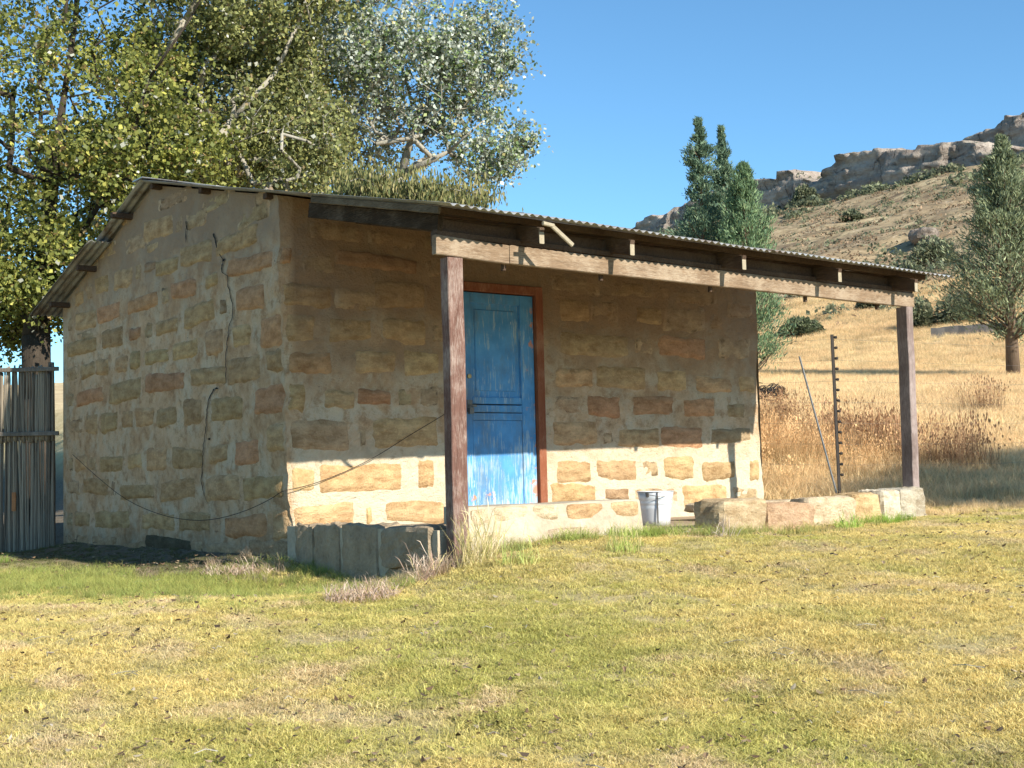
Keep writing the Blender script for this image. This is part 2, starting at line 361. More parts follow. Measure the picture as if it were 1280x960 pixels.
def cliff(name, rim, base, X0, depth, seed, amp, xback):
    ry, rz = zip(*rim[::-1]) if rim[0][0] > rim[-1][0] else zip(*rim); by, bz = zip(*base[::-1]) if base[0][0] > base[-1][0] else zip(*base)
    y = np.arange(ry[0]-25, ry[-1]+12, .45); nv = 22
    R_ = np.interp(y, ry, rz); B_ = np.interp(y, by, bz)
    endf = sst(0, 12, y-y[0])*sst(0, 14, y[-1]-y); R_ = B_-2+(R_-B_+2)*np.clip(endf+.15, 0, 1)
    V = []
    def cell(a, b, s):  # blocky steps
        return _h(np.floor(a).astype(np.int64), np.floor(b).astype(np.int64), s)
    yw = y+(fbm(y*.3, y*0+seed, 3, seed)-.5)*6
    rimj = (cell(yw/5.5, y*0, seed+1)-.5)*1.6+(cell(yw/2.1, y*0, seed+2)-.5)*.9
    for i in range(nv+1):
        t = i/nv; zz = B_-2+(R_+rimj-B_+2)*t
        lay = (cell(np.floor((zz+.25*np.sin(y*.05))/1.25)+0*yw, y*0, seed+3)-.5)*1.3
        blk = (cell((yw+3*cell(zz/1.25, y*0, seed+8))/3.6, np.floor(zz/1.25)+yw*0, seed+4)-.5)*1.1+(cell(yw/11, y*0, seed+5)-.5)*2.2
        X = X0-depth*.25*(1-t)-amp*.45*(blk+lay)+(fbm(y*.06, zz*.05, 3, seed+7)-.5)*5
        V.append(np.stack([X, y, zz], -1))
    Xl = V[-1][:, 0]
    for j, dx in enumerate((.8, 2.0, 4, 7, 11, xback)):
        zz = V[nv][:, 2]+dx*.06+(fbm(y*.35+dx, y*0+dx*3, 3, seed+9)-.4)*1.3*min(1, dx/3)
        V.append(np.stack([Xl+dx, y, zz], -1))
    n = len(V); m = len(y); V = np.concatenate(V); i = np.arange((n-1)*m).reshape(n-1, m)[:, :-1].ravel()
    return tag(mesh(name, V, np.stack([i, i+m, i+1+m, i+1], 1), M_cliff, None, False), kind='structure')
RIM = [(201.7, 52.5), (196.6, 53.5), (189.3, 53.8), (179.9, 55.1), (164.7, 56.5), (161.6, 56.3), (152.8, 55.1), (150.0, 53.9), (147.2, 55.1), (143.5, 55.9), (134.7, 55.5), (126.4, 54.6), (118.7, 53.2), (107.1, 50.2), (60, 50)]
BASE = [(200, 49.1), (175.3, 48.2), (157.6, 47.3), (148.9, 48.4), (139.8, 47.8), (131.3, 47.5), (123.2, 47.1), (115.6, 46.4), (104.3, 45.0), (60, 45)]
cliff('cliff', RIM, BASE, 188, 4, 31, 2.2, 24)
cliff('cliff', [(138.4, 60.5), (136.9, 62.8), (133.9, 63.2), (129.8, 62.7), (128.1, 63.3), (123.2, 62.9), (114.0, 61.8), (80, 63)], [(139, 54), (80, 54)], 215, 3, 77, 2.0, 30)
# ------------------------------------------------------------------ house walls
L_, W_, ZB = 5.55, 5.96, -.62
RY, RZ = 2.79, 3.38
def rooffront(Y, x=0.):
    ye = -2.74+(x+.15)/6.2*.27; ze = 2.155-.03*x/6
    return ze+(RZ-ze)*(Y-ye)/(RY-ye)
def rooftop(Y): return np.where(np.asarray(Y) < RY, rooffront(np.asarray(Y, float)), RZ-.339*(np.asarray(Y, float)-RY))
def cornerx(z): return -.032*(z-1.1)+(vn(z*6, 0*z, 3)-.5)*.035+(vn(z*19, 0*z, 4)-.5)*.02+.05*np.exp(-((z+.16)/.10)**2)+.012*np.exp(-((z-1.2)/.06)**2)
def wallgrid(name, a0, a1, fpos, nfun, topf, parent, hole=None, step=.035, seed=0):
    na = int((a1-a0)/step); A = np.linspace(a0, a1, na+1)
    if hole:
        for hv in hole[:2]: A[np.argmin(abs(A-hv))] = hv
    nz = int((RZ-ZB)/step); T = np.linspace(0, 1, nz+1)
    AA, TT = np.meshgrid(A, T); ZZ = ZB+(topf(AA)-ZB)*TT
    if hole:
        # line the rows up with the door head across the opening
        r = np.argmin(abs(ZZ[:, na//3]-hole[2])); 
        hz = hole[2]; tt = T/T[r]
        ZZ = np.where(TT <= T[r], ZB+(hz-ZB)*(TT/T[r]), hz+(topf(AA)-hz)*((TT-T[r])/(1-T[r])))
    D = (fbm(AA*3.1+seed, ZZ*3.1, 4, seed)-.5)*.035+(fbm(AA*11+seed, ZZ*13, 3, seed+3)-.5)*.016
    V = fpos(AA, ZZ, D).reshape(-1, 3); m = na+1
    i = (np.arange(nz)[:, None]*m+np.arange(na)[None, :]); keep = np.ones_like(i, bool)
    if hole:
        ac = (A[:-1]+A[1:])/2; keep = ~((ac[None, :] > hole[0]) & (ac[None, :] < hole[1]) & (T[1:][:, None] <= T[r]+1e-9))
    i = i[keep]
    F = np.stack([i, i+1, i+1+m, i+m], 1) if nfun > 0 else np.stack([i, i+m, i+1+m, i+1], 1)
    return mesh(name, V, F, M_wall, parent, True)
house = empty('stone_house', (0, 0, 0))
tag(house, 'small sandstone block house with blue door, tin roof and open timber porch', 'house')
def gpos(A, Z, D):  # gable wall: X about 0, facing -X
    b = np.exp(-np.maximum(A, 0)/.35); cx = cornerx(Z)
    X = -D*sst(0, .06, A)*sst(L_, L_-.05, A)+cx*b
    Yy = A+b*0*cx-(1-sst(0, .3, A))*0
    return np.stack([X, Yy, Z], -1)
def fpos(A, Z, D):  # front wall: Y about 0, facing -Y
    cx = cornerx(Z); b = np.exp(-np.maximum(A, 0)/.35)
    e = (vn(Z*5, Z*0, 9)-.5)*.09*sst(.25, 0, W_-A)*sst(2.2, 1.2, Z)
    X = A+cx*b+e; Yy = -D*sst(0, .06, A)
    return np.stack([X, Yy, Z], -1)
DX0, DX1, DZ = 1.79, 2.85, 2.12
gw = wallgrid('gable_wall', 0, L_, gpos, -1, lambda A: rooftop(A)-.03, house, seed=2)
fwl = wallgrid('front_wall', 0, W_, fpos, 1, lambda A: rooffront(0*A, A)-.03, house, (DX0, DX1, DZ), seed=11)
def plainwall():
    o = MB(); zt = lambda y: float(rooftop(y))-.08
    o.add([(W_, .0, ZB), (W_, L_, ZB), (W_, L_, zt(L_)), (W_, RY, zt(RY)), (W_, 0, zt(0))], [(0, 1, 2, 3, 4)])
    return o
plainwall().build('side_wall', M_wall, house)
o = MB(); o.add([(W_, L_, ZB), (0, L_, ZB), (0, L_, float(rooftop(L_))-.08), (W_, L_, float(rooftop(L_))-.08)], [(0, 1, 2, 3)]); o.build('rear_wall', M_wall, house)
# reveals of the door opening and the floor
o = MB(); o.box(DX0-.02, DX0+.005, .0, .3, ZB, DZ); o.box(DX1-.005, DX1+.02, .0, .3, ZB, DZ); o.box(DX0, DX1, .0, .3, DZ, DZ+.02); o.build('door_reveal', M_wall, house)
# ---- stones
SC = {'n': (.60, .415, .225), 'r': (.58, .34, .185), 'o': (.54, .375, .20), 'd': (.48, .34, .205), 'f': (.56, .41, .25), 'k': (.13, .11, .07)}
def stone(face, a, z, wd, h, k, parent, seed, push=0, name='stone'):
    rs = np.random.RandomState(seed); nu = max(5, min(12, int(wd/.06)+2)); nv = 6
    u, v = np.meshgrid(np.linspace(-1, 1, nu+1), np.linspace(-1, 1, nv+1))
    # square grid with rounded corners and a ragged outline
    cr = 1-.10*(abs(u)**6)*(abs(v)**6); m = np.maximum(abs(u), abs(v))
    jit = (fbm(u*2.2+seed*7.1, v*2.2, 3, seed)-.5)
    tilt = rs.uniform(-.05, .05); tap = rs.uniform(-.12, .12)
    U = u*cr*(wd/2)*(1+.10*jit*m)+(fbm(v*2.5+seed, u*2.5, 2, seed+1)-.5)*.05*m**3*wd**.5
    Vv = v*cr*(h/2)*(1+tap*u)*(1+.25*jit*m)+(fbm(u*3+seed*3.3, v*.5, 3, seed+2)-.5)*.075*m**2+U*tilt
    deep = {'f': .005, 'k': .02, 'd': .014}.get(k, rs.uniform(.014, .028))+push
    H = deep*(1-m**4*1.15)+(fbm(u*1.8+seed, v*1.8+seed*2.2, 3, seed+4)-.5)*.026; H = np.where(m > .999, -.028, H)
    P = np.stack([U, Vv, H], -1).reshape(-1, 3); E = np.clip((m.ravel()-.35)/.65, 0, 1)**1.3*(.95 if k != 'f' else 1)+(.42 if k == 'f' else .0)
    n_ = nu+1; i = np.arange(nv*n_).reshape(nv, n_)[:, :-1].ravel(); F = np.stack([i, i+1, i+1+n_, i+n_], 1)
    a_ = a+P[:, 0]; z_ = z+P[:, 1]
    if face == 'g':
        A = a-P[:, 0]; cor = cornerx(z_)*np.exp(-np.maximum(A, 0)/.35)
        D = (fbm(A*3.1+2, z_*3.1, 4, 2)-.5)*.035
        Q = np.stack([cor-D-P[:, 2], A, z_], -1)
    else:
        cor = cornerx(z_)*np.exp(-np.maximum(a_, 0)/.35)
        D = (fbm(a_*3.1+11, z_*3.1, 4, 11)-.5)*.035
        Q = np.stack([a_+cor, -D-P[:, 2], z_], -1)
    o = mesh(name, Q, F, M_stone, parent, True)
    addattr(o, 'edge', E, 'FLOAT')
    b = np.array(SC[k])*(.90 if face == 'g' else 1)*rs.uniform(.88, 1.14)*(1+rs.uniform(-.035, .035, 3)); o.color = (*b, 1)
    return o
GS= [(3.651,2.496,0.504,0.191,'n'),(4.272,2.507,0.367,0.18,'n'),(3.115,2.163,0.819,0.143,'r'),(4.08,2.171,0.671,0.169,'r'),(2.465,2.461,0.56,0.138,'n'),(2.917,2.516,0.295,0.083,'d'),(2.06,2.181,0.571,0.158,'r'),(3.978,1.877,0.568,0.185,'o'),(3.316,1.864,0.308,0.11,'r'),(2.496,1.855,0.541,0.13,'n'),(4.792,2.168,0.62,0.184,'n'),(4.972,2.439,0.263,0.14,'n'),(4.924,1.867,0.889,0.148,'n'),(4.72,1.583,0.435,0.146,'n'),(4.27,1.584,0.341,0.16,'n'),(3.725,1.575,0.345,0.156,'n'),(3.32,1.584,0.264,0.169,'n'),(2.746,1.568,0.618,0.123,'o'),(2.053,1.579,0.569,0.157,'n'),(4.672,1.279,0.813,0.154,'r'),(3.615,1.273,0.862,0.206,'o'),(2.567,1.293,0.927,0.17,'r'),(1.526,1.28,0.746,0.152,'n'),(0.764,1.281,0.644,0.217,'o'),(4.599,0.967,0.378,0.199,'n'),(4.061,0.96,0.475,0.193,'n'),(3.529,0.969,0.314,0.17,'n'),(3.07,0.971,0.426,0.183,'n'),(2.513,0.943,0.479,0.177,'n'),(1.878,0.957,0.407,0.232,'o'),(1.118,0.946,0.623,0.192,'n'),(0.258,0.975,0.541,0.223,'r'),(4.962,0.534,0.365,0.165,'n'),(4.019,0.504,0.638,0.157,'n'),(3.336,0.522,0.372,0.143,'n'),(2.764,0.524,0.493,0.211,'n'),(2.018,0.513,0.676,0.187,'n'),(1.315,0.532,0.362,0.149,'n'),(0.735,0.537,0.447,0.201,'r'),(0.148,0.643,0.325,0.207,'n'),(3.319,0.195,0.874,0.134,'n'),(2.252,0.212,0.81,0.189,'n'),(1.254,0.219,0.682,0.207,'n'),(0.445,0.212,0.691,0.182,'n'),(4.506,0.265,0.746,0.161,'n'),(4.915,-0.105,0.466,0.145,'n'),(4.003,-0.104,0.988,0.173,'n'),(2.754,-0.108,0.818,0.145,'n'),(1.863,-0.098,0.68,0.161,'n'),(0.799,-0.129,0.771,0.172,'r'),(0.124,-0.113,0.293,0.219,'n'),(4.22,-0.36,0.673,0.14,'d'),(3.372,-0.415,0.569,0.15,'d'),(2.497,-0.351,1.07,0.159,'k'),(1.217,-0.384,0.711,0.161,'d'),(0.339,-0.344,0.694,0.18,'d'),(1.772,2.488,0.7,0.187,'n'),(0.881,2.475,0.824,0.162,'n'),(0.596,2.212,0.919,0.144,'r'),(1.417,2.176,0.264,0.114,'n'),(1.729,1.891,0.658,0.186,'n'),(1.181,1.904,0.136,0.12,'d'),(0.604,1.909,0.538,0.187,'r'),(1.378,1.586,0.384,0.211,'n'),(0.788,1.596,0.324,0.174,'n'),(0.196,1.565,0.419,0.238,'r'),(0.174,1.311,0.268,0.167,'n'),(1.765,2.816,0.479,0.172,'f'),(0.316,2.772,0.337,0.114,'f'),(0.521,2.65,0.692,0.144,'f'),(2.702,2.883,0.722,0.198,'n'),(3.258,2.82,0.615,0.171,'f'),(4.11,2.879,0.482,0.161,'f'),(3.728,3.147,0.417,0.123,'f'),(2.334,3.115,0.672,0.13,'f'),(1.313,2.908,0.628,0.122,'f'),(4.556,2.782,0.354,0.146,'f'),(4.819,1.987,0.518,0.11,'f'),(2.851,2.715,0.335,0.083,'f')]
FS= [(0.03,2.207,0.17,0.126,'r'),(0.243,1.872,0.472,0.176,'n'),(0.96,2.231,0.832,0.117,'r'),(0.727,1.866,0.414,0.173,'f'),(1.194,1.946,0.52,0.222,'n'),(0.153,1.587,0.296,0.209,'n'),(0.664,1.597,0.427,0.172,'n'),(1.229,1.609,0.452,0.192,'n'),(0.257,1.291,0.409,0.168,'r'),(0.915,1.312,0.42,0.174,'n'),(1.415,1.321,0.389,0.193,'n'),(0.104,0.982,0.185,0.207,'o'),(0.538,0.975,0.307,0.141,'n'),(0.9,0.995,0.352,0.115,'r'),(1.487,1.011,0.213,0.163,'f'),(0.333,0.658,0.552,0.237,'d'),(1.234,0.679,0.674,0.248,'n'),(0.769,0.672,0.066,0.214,'f'),(0.155,0.273,0.232,0.165,'n'),(0.753,0.281,0.822,0.227,'n'),(1.434,0.304,0.194,0.234,'n'),(0.337,-0.042,0.613,0.179,'n'),(1.321,-0.043,0.625,0.174,'n'),(0.82,-0.061,0.058,0.127,'n'),(3.274,1.906,0.38,0.195,'n'),(3.67,1.919,0.393,0.199,'f'),(4.297,1.919,0.369,0.153,'n'),(4.814,1.895,0.627,0.244,'f'),(3.527,1.567,0.883,0.205,'n'),(4.776,1.599,0.672,0.19,'r'),(5.582,1.621,0.513,0.215,'f'),(3.249,1.233,0.461,0.161,'n'),(3.874,1.248,0.643,0.199,'n'),(4.604,1.232,0.425,0.188,'n'),(5.245,1.204,0.523,0.141,'n'),(5.767,1.224,0.26,0.162,'n'),(3.632,0.948,0.433,0.188,'r'),(4.325,0.964,0.552,0.169,'r'),(4.998,0.947,0.463,0.173,'r'),(5.571,0.926,0.281,0.142,'d'),(3.239,0.678,0.543,0.208,'n'),(4.105,0.62,0.541,0.166,'n'),(4.719,0.636,0.594,0.188,'r'),(5.48,0.652,0.633,0.141,'d'),(3.204,0.295,0.437,0.191,'n'),(3.78,0.293,0.525,0.18,'n'),(4.656,0.304,0.425,0.204,'n'),(5.26,0.268,0.496,0.174,'n'),(5.818,0.259,0.156,0.196,'n'),(3.165,0.081,0.6,0.159,'n'),(3.77,0.049,0.328,0.098,'d'),(5.049,-0.013,0.633,0.223,'n'),(3.304,2.168,0.635,0.147,'f'),(4.069,2.177,0.566,0.135,'f'),(5.008,2.15,0.613,0.158,'f'),(5.694,2.048,0.415,0.163,'f'),(0.367,2.163,0.32,0.142,'f'),(0.533,2.463,0.488,0.144,'f'),(1.119,2.442,0.518,0.133,'f')]
def clampst(a, wd, lo, hi):
    l = max(a-wd/2, lo); h = min(a+wd/2, hi); return (l+h)/2, h-l
def fillers(L, spans, seed, amin=.17):
    rs = np.random.RandomState(seed); out = []
    rows = sorted(set(round(z/.155) for _, z, _, h, _ in L)); used = []
    for lo, hi in spans:
        zs = sorted([z for a, z, wd, h, k in L if lo <= a <= hi]); rows = []
        for z in zs:
            if rows and abs(rows[-1][0]-z) < .13: rows[-1][1].append(z); rows[-1][0] = sum(rows[-1][1])/len(rows[-1][1])
            else: rows.append([z, [z]])
        for zc, _ in rows:
            occ = sorted([(a-wd*.55, a+wd*.55) for a, z, wd, h, k in L if abs(z-zc) < .2 and lo-.3 <= a <= hi+.3]); cur = lo
            for s, e in occ+[(hi, hi)]:
                g = s-cur-.09
                while g > amin:
                    wd = min(g, rs.uniform(.28, .6)); 
                    if g-wd < amin: wd = g
                    zz = np.interp(cur+.045+wd/2, *zip(*sorted([(a, z) for a, z, w_, h, k in L if abs(z-zc) < .12])))
                    out.append((cur+.045+wd/2, float(zz), wd/1.1, .15, 'f')); cur += wd+.07; g -= wd+.07
                cur = max(cur, e)
    return out
GS = [(a, z, wd, h, k) for a, z, wd, h, k in GS if z > -.5]
GF = [s for s in fillers(GS, [(.05, L_-.1)], 3) if s[1]+.12 < float(rooftop(s[0]))-.1 and s[1] > -.42]
FF = [s for s in fillers(FS, [(.03, DX0-.05), (DX1+.05, W_-.03)], 4) if s[1] > -.12]
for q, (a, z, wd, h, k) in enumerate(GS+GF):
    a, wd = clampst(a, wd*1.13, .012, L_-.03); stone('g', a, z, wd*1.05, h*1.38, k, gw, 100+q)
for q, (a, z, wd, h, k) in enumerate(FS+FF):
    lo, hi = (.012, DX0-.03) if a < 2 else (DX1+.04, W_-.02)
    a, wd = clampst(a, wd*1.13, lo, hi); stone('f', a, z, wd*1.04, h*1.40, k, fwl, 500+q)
# ---- crack in the gable
def crack(pts, seed):
    rs = np.random.RandomState(seed); P = []
    for (y0, z0), (y1, z1) in zip(pts[:-1], pts[1:]):
        n = max(2, int(math.hypot(y1-y0, z1-z0)/.03))
        for i in range(n):
            t = i/n; P.append((y0+(y1-y0)*t+rs.uniform(-.013, .013), z0+(z1-z0)*t))
    P.append(pts[-1]); V = []; n = len(P)
    for i, (y, z) in enumerate(P):
        t = i/(n-1); wdt = (.0040+.0035*abs(math.sin(i*.9+seed))+.007*max(0, 1-t*7))*(min(1, (1-t)*6)+.15)
        D = float((fbm(np.array(y*3.1+2), np.array(z*3.1), 4, 2)-.5)*.035+.012)
        X = float(cornerx(np.array(z)))*math.exp(-y/.35)-D
        V += [(X, y-wdt, z), (X-.006, y-wdt-.012, z), (X, y+wdt, z), (X-.011, y+wdt+.014, z), (X+.03, y+wdt+.03, z), (X+.03, y-wdt-.03, z)]
    F1 = []; F2 = []
    for i in range(n-1):
        a = i*6; b = a+6
        F1.append((a, b, b+2, a+2))
        F2 += [(a+1, b+1, b, a), (a+2, b+2, b+3, a+3), (a+3, b+3, b+4, a+4), (a+5, b+5, b+1, a+1)]
    mesh('crack', V, F1, M_dark, gw)
crack([(1.355, 2.617), (1.271, 2.452), (1.136, 2.334), (1.173, 2.226), (1.055, 2.173), (1.041, 2.074), (.977, 1.94), (.947, 1.803), (1.033, 1.687), (1.07, 1.542), (1.108, 1.382), (1.113, 1.19), (1.22, 1.165), (1.34, 1.16)], 1)
crack([(1.388, 1.149), (1.496, 1.05), (1.534, .901), (1.573, .751), (1.63, .601), (1.651, .45), (1.691, .299), (1.622, .161), (1.535, .071)], 2)
crack([(1.98, 2.84), (1.97, 2.72), (1.975, 2.62)], 3)
def hollow(y, z, wd, h, seed):
    rs = np.random.RandomState(seed); o = MB(); n = 9; V = []
    D = float((fbm(np.array(y*3.1+2), np.array(z*3.1), 4, 2)-.5)*.035+.011)
    for i in range(n):
        t = 2*math.pi*i/n; r = rs.uniform(.6, 1.2); V.append((-D, y+math.cos(t)*wd*r, z+math.sin(t)*h*r))
    o.add(V, [tuple(range(n-1, -1, -1))]); o.build('hole', M_dark, gw)
hollow(1.13, 2.33, .03, .014, 4); hollow(1.165, 2.27, .010, .035, 5); hollow(1.33, 1.15, .04, .010, 6); hollow(1.5, .68, .03, .012, 7)
# ------------------------------------------------------------------ door
FZ = -.20
def part(name, mat, parent, *boxes):
    o = MB()
    for b in boxes: o.box(*b)
    return o.build(name, mat, parent)
def bevel_box(o, x0, x1, y0, y1, z0, z1, c=.004):
    # box facing -Y with chamfered front edges
    V = [(x0, y1, z0), (x1, y1, z0), (x1, y1, z1), (x0, y1, z1), (x0, y0+c, z0), (x1, y0+c, z0), (x1, y0+c, z1), (x0, y0+c, z1),
         (x0+c, y0, z0+c), (x1-c, y0, z0+c), (x1-c, y0, z1-c), (x0+c, y0, z1-c)]
    o.add(V, [(0, 3, 2, 1), (0, 1, 5, 4), (1, 2, 6, 5), (2, 3, 7, 6), (3, 0, 4, 7), (4, 5, 9, 8), (5, 6, 10, 9), (6, 7, 11, 10), (7, 4, 8, 11), (8, 9, 10, 11)])
fr = MB(); bevel_box(fr, 1.80, 1.865, -.03, .09, FZ, DZ-.004); bevel_box(fr, 2.755, 2.845, -.03, .09, FZ, DZ-.004); bevel_box(fr, 1.865, 2.755, -.027, .09, 2.03, DZ-.006)
frame = fr.build('door_frame', M_frame, house)
dr = MB()
X0, X1 = 1.872, 2.748
bevel_box(dr, X0, 1.99, .012, .055, FZ+.012, 2.022)           # left stile
bevel_box(dr, 2.585, X1, .012, .055, FZ+.012, 2.022)          # right stile
bevel_box(dr, 1.992, 2.583, .0125, .055, 1.925, 2.021)        # top rail
bevel_box(dr, 1.992, 2.583, .0125, .055, .955, 1.02)          # mid rail
bevel_box(dr, 1.992, 2.583, .006, .055, .875, .945, .008)
bevel_box(dr, 1.992, 2.583, .0125, .055, .80, .868)
bevel_box(dr, 1.992, 2.583, .0125, .055, FZ+.014, FZ+.12)
door = dr.build('door', M_door, house)
pn = MB(); pn.box(1.985, 2.59, .042, .05, 1.015, 1.93); bevel_box(pn, 2.05, 2.53, .030, .044, 1.08, 1.865, .008); pn.build('door_panel', M_door, door)
pn = MB(); pn.box(1.985, 2.59, .034, .05, FZ+.1, .805)
bevel_box(pn, 1.993, 2.583, .020, .036, FZ+.122, .797, .004)
pn.build('door_panel', M_door, door)
cr = MB(); V = []
for i in range(30):
    z = 2.0-1.1*i/29; x = 2.03+.012*math.sin(i*.8)+.012*(i > 20)+.006*math.sin(i*2.3); V += [(x, .0245, z), (x+.005, .0245, z)]
    V[-2:] = [(x, .0235, z), (x+.005, .0235, z)]
o = MB(); o.box(1.925, 1.985, .004, .012, .875, .99); o.box(1.94, 2.03, -.004, .004, .925, .945); lk = o.build('hasp', M_metal, door)
o = MB(); o.box(1.93, 1.98, -.03, -.004, .86, .915); o.tube([(1.94, -.016, .91), (1.94, -.016, .945), (1.97, -.016, .945), (1.97, -.016, .91)], .004); o.build('padlock', M_metal, door)
o = MB()
o.tube([(1.955, .012, 1.215), (1.955, -.004, 1.215), (1.955, -.006, 1.215)], [.022, .022, .010], 12); o.build('keyhole_plate', simple('brass', (.35, .26, .12), (.45, .35, .18), 20, .45, metal=.5), door)
# ------------------------------------------------------------------ roof
def vpost(name, x, y, wx, wy, z0, z1, mat, lean=(0, 0)):
    o = MB(); o.beam((x, y, z0), (x+lean[0], y+lean[1], z1), wx, wy, (0, 1, 0), .004, 8); return o.build(name, mat, house)
vpost('post', .10, -2.40, .135, .10, -.55, 1.842, M_post)
vpost('post', 5.72, -2.15, .10, .13, -.45, 1.835, M_rpost, (.02, 0))
def beamY(x): return -2.415+(x+.06)/5.95*.28
bx = [(-.06, .62), (.625, 1.63), (1.635, 2.92), (2.925, 4.24), (4.245, 5.36), (5.365, 5.89)]
for i, (a, b) in enumerate(bx[:1]+[(.626, 5.89)]):
    o = MB(); dz = .0 if i else .012
    o.beam((a, beamY(a), 1.916+dz), (b, beamY(b), 1.912), .05, .142, (0, 0, 1), .003, 12 if i else 3); o.build('porch_beam', M_beam, house)
o = MB(); o.beam((-.03, beamY(-.03)+.055, 2.03), (5.86, beamY(5.86)+.055, 2.02), .05, .20, (0, 0, 1), .003, 8); o.build('wall_plate', M_raft, house)
o = MB(); o.beam((-.05, beamY(0)+.002, 2.015), (5.88, beamY(5.88)+.002, 2.008), .046, .045, (0, 0, 1), .002, 8); o.build('batten', M_raft, house)
for x in (.62, 1.63, 2.93, 4.24, 5.36):
    o = MB(); o.beam((x, beamY(x)+.05, 1.80), (x, beamY(x)+.05, 2.02), .03, .035, (0, 1, 0)); o.build('cleat', M_raft, house)
M_edge = woodmat('dark_edge_wood', (.022, .014, .008), (.05, .033, .02), (.12, .09, .065), .3, (9, .7, 9))  # darker brown wood for the outermost rafter
RX = [-.03, .76, 1.70, 3.03, 4.35, 5.55]
for i, x in enumerate(RX):
    y0 = -2.66+.24*x/6; y1 = 2.7
    xx = x if i else -.02
    zc = lambda y: float(rooffront(y, xx))-.135
    if i == 0: y0 = -2.45; y1 = -.55
    o = MB(); o.beam((xx, y0+.006, zc(y0)), (xx, y1, zc(y1)), .045, .125, (0, 0, 1), .002, 6); rf = o.build('rafter', M_raft if i else M_edge, house)
    if i: o = MB(); o.beam((xx, y0, zc(y0)-.0), (xx, y0+.006, zc(y0)), .045, .12, (0, 0, 1), 0, 1, .004); o.build('rafter_end', M_rend, rf)
# loose broken batten hanging under the eave
o = MB(); o.beam((.80, -2.70, 2.10), (.98, -2.72, 1.965), .02, .035); o.beam((.70, -2.72, 2.105), (.82, -2.70, 2.10), .02, .03); o.build('broken_batten', M_rend, house)
for i, y in enumerate((-2.38, -1.2, .12, 1.45, 2.62)):
    o = MB(); x0 = -.10 if y > 0 else -.07
    z = float(rooffront(y))-.045; yy = .2 if y < -2 else 0; z2 = float(rooffront(y+yy, 6.02))-.045
    o.beam((x0, y, z), (6.02, y+yy, z2), .07, .05, (0, 0, 1), .002, 6); o.build('purlin', M_raft, house)
for y in (3.4, 4.45, 5.35):
    o = MB(); z = float(rooftop(y))-.05-.06*(y > 4.2); o.beam((-.22, y, z), (6.02, y, z), .07, .06); o.build('purlin', M_raft, house)
# verge boards under the edge of the sheets along the porch side
o = MB(); o.beam((-.12, -2.58, float(rooffront(-2.58))-.045), (-.12, -.75, float(rooffront(-.75))-.045), .022, .055, (0, 0, 1), .003, 8); o.build('verge_board', woodmat('verge_wood', (.06, .045, .028), (.12, .09, .06), (.2, .16, .11), .3, (9, .7, 9)), house)
def sheet(x0, x1, ya0, ya1, yb, zf, name, lift=0, thick=.0022):
    # corrugated sheet: eave from (x0,ya0) to (x1,ya1), upper end at y=yb
    pit = .078; nx = max(8, int((x1-x0)/pit*8)); ny = 9
    X = np.linspace(x0, x1, nx+1); T = np.linspace(0, 1, ny+1); XX, TT = np.meshgrid(X, T)
    YA = ya0+(ya1-ya0)*(XX-x0)/(x1-x0); YY = YA+(yb-YA)*TT
    ZZ = (zf(YY, XX) if name == 'roof_sheet' and ya0 < 0 else zf(YY))+.0095*np.cos(XX/pit*2*math.pi)+lift+(fbm(XX*1.2+lift*99, YY*1.2, 3, 8)-.5)*.02
    V = np.concatenate([np.stack([XX, YY, ZZ], -1).reshape(-1, 3), np.stack([XX, YY, ZZ-thick], -1).reshape(-1, 3)])
    m = nx+1; n = ny+1; i = np.arange(ny*m).reshape(ny, m)[:, :-1].ravel(); N = m*n
    F = [np.stack([i, i+1, i+1+m, i+m], 1), np.stack([i+N, i+m+N, i+1+m+N, i+1+N], 1)]
    e = np.arange(nx); F.append(np.stack([e+N, e+1+N, e+1, e], 1)); e2 = e+ny*m; F.append(np.stack([e2, e2+1, e2+1+N, e2+N], 1))
    s_ = np.arange(ny)*m; F.append(np.stack([s_, s_+m, s_+m+N, s_+N], 1)); s2 = s_+nx; F.append(np.stack([s2, s2+N, s2+m+N, s2+m], 1))
    return mesh(name, V, np.concatenate(F), M_roof, house, True)
xs_ = np.linspace(-.155, 6.14, 10)
for i in range(9):
    x0, x1 = xs_[i], xs_[i+1]+.05*(i < 8); e = lambda x: -2.74+(x+.15)/6.2*.27
    j = random.uniform(-.015, .015)
    sheet(x0, x1, e(x0)+j, e(x1)+j, RY+.06, rooffront, 'roof_sheet', .0035*(i % 2))
    sheet(x0, x1, 4.05, 4.05, RY-.02, lambda y: RZ-.339*(y-RY), 'roof_sheet', .0035*(i % 2)-.004)
    sheet(x0-.12*(i == 0), x1, 5.95, 5.95, 3.95, lambda y: RZ-.075-.30*(y-RY)-.02, 'roof_sheet', .0035*(i % 2))
o = MB(); o.beam((-.18, RY, RZ+.012), (6.16, RY, RZ+.012), .26, .012); o.build('ridge_cap', M_roof, house)
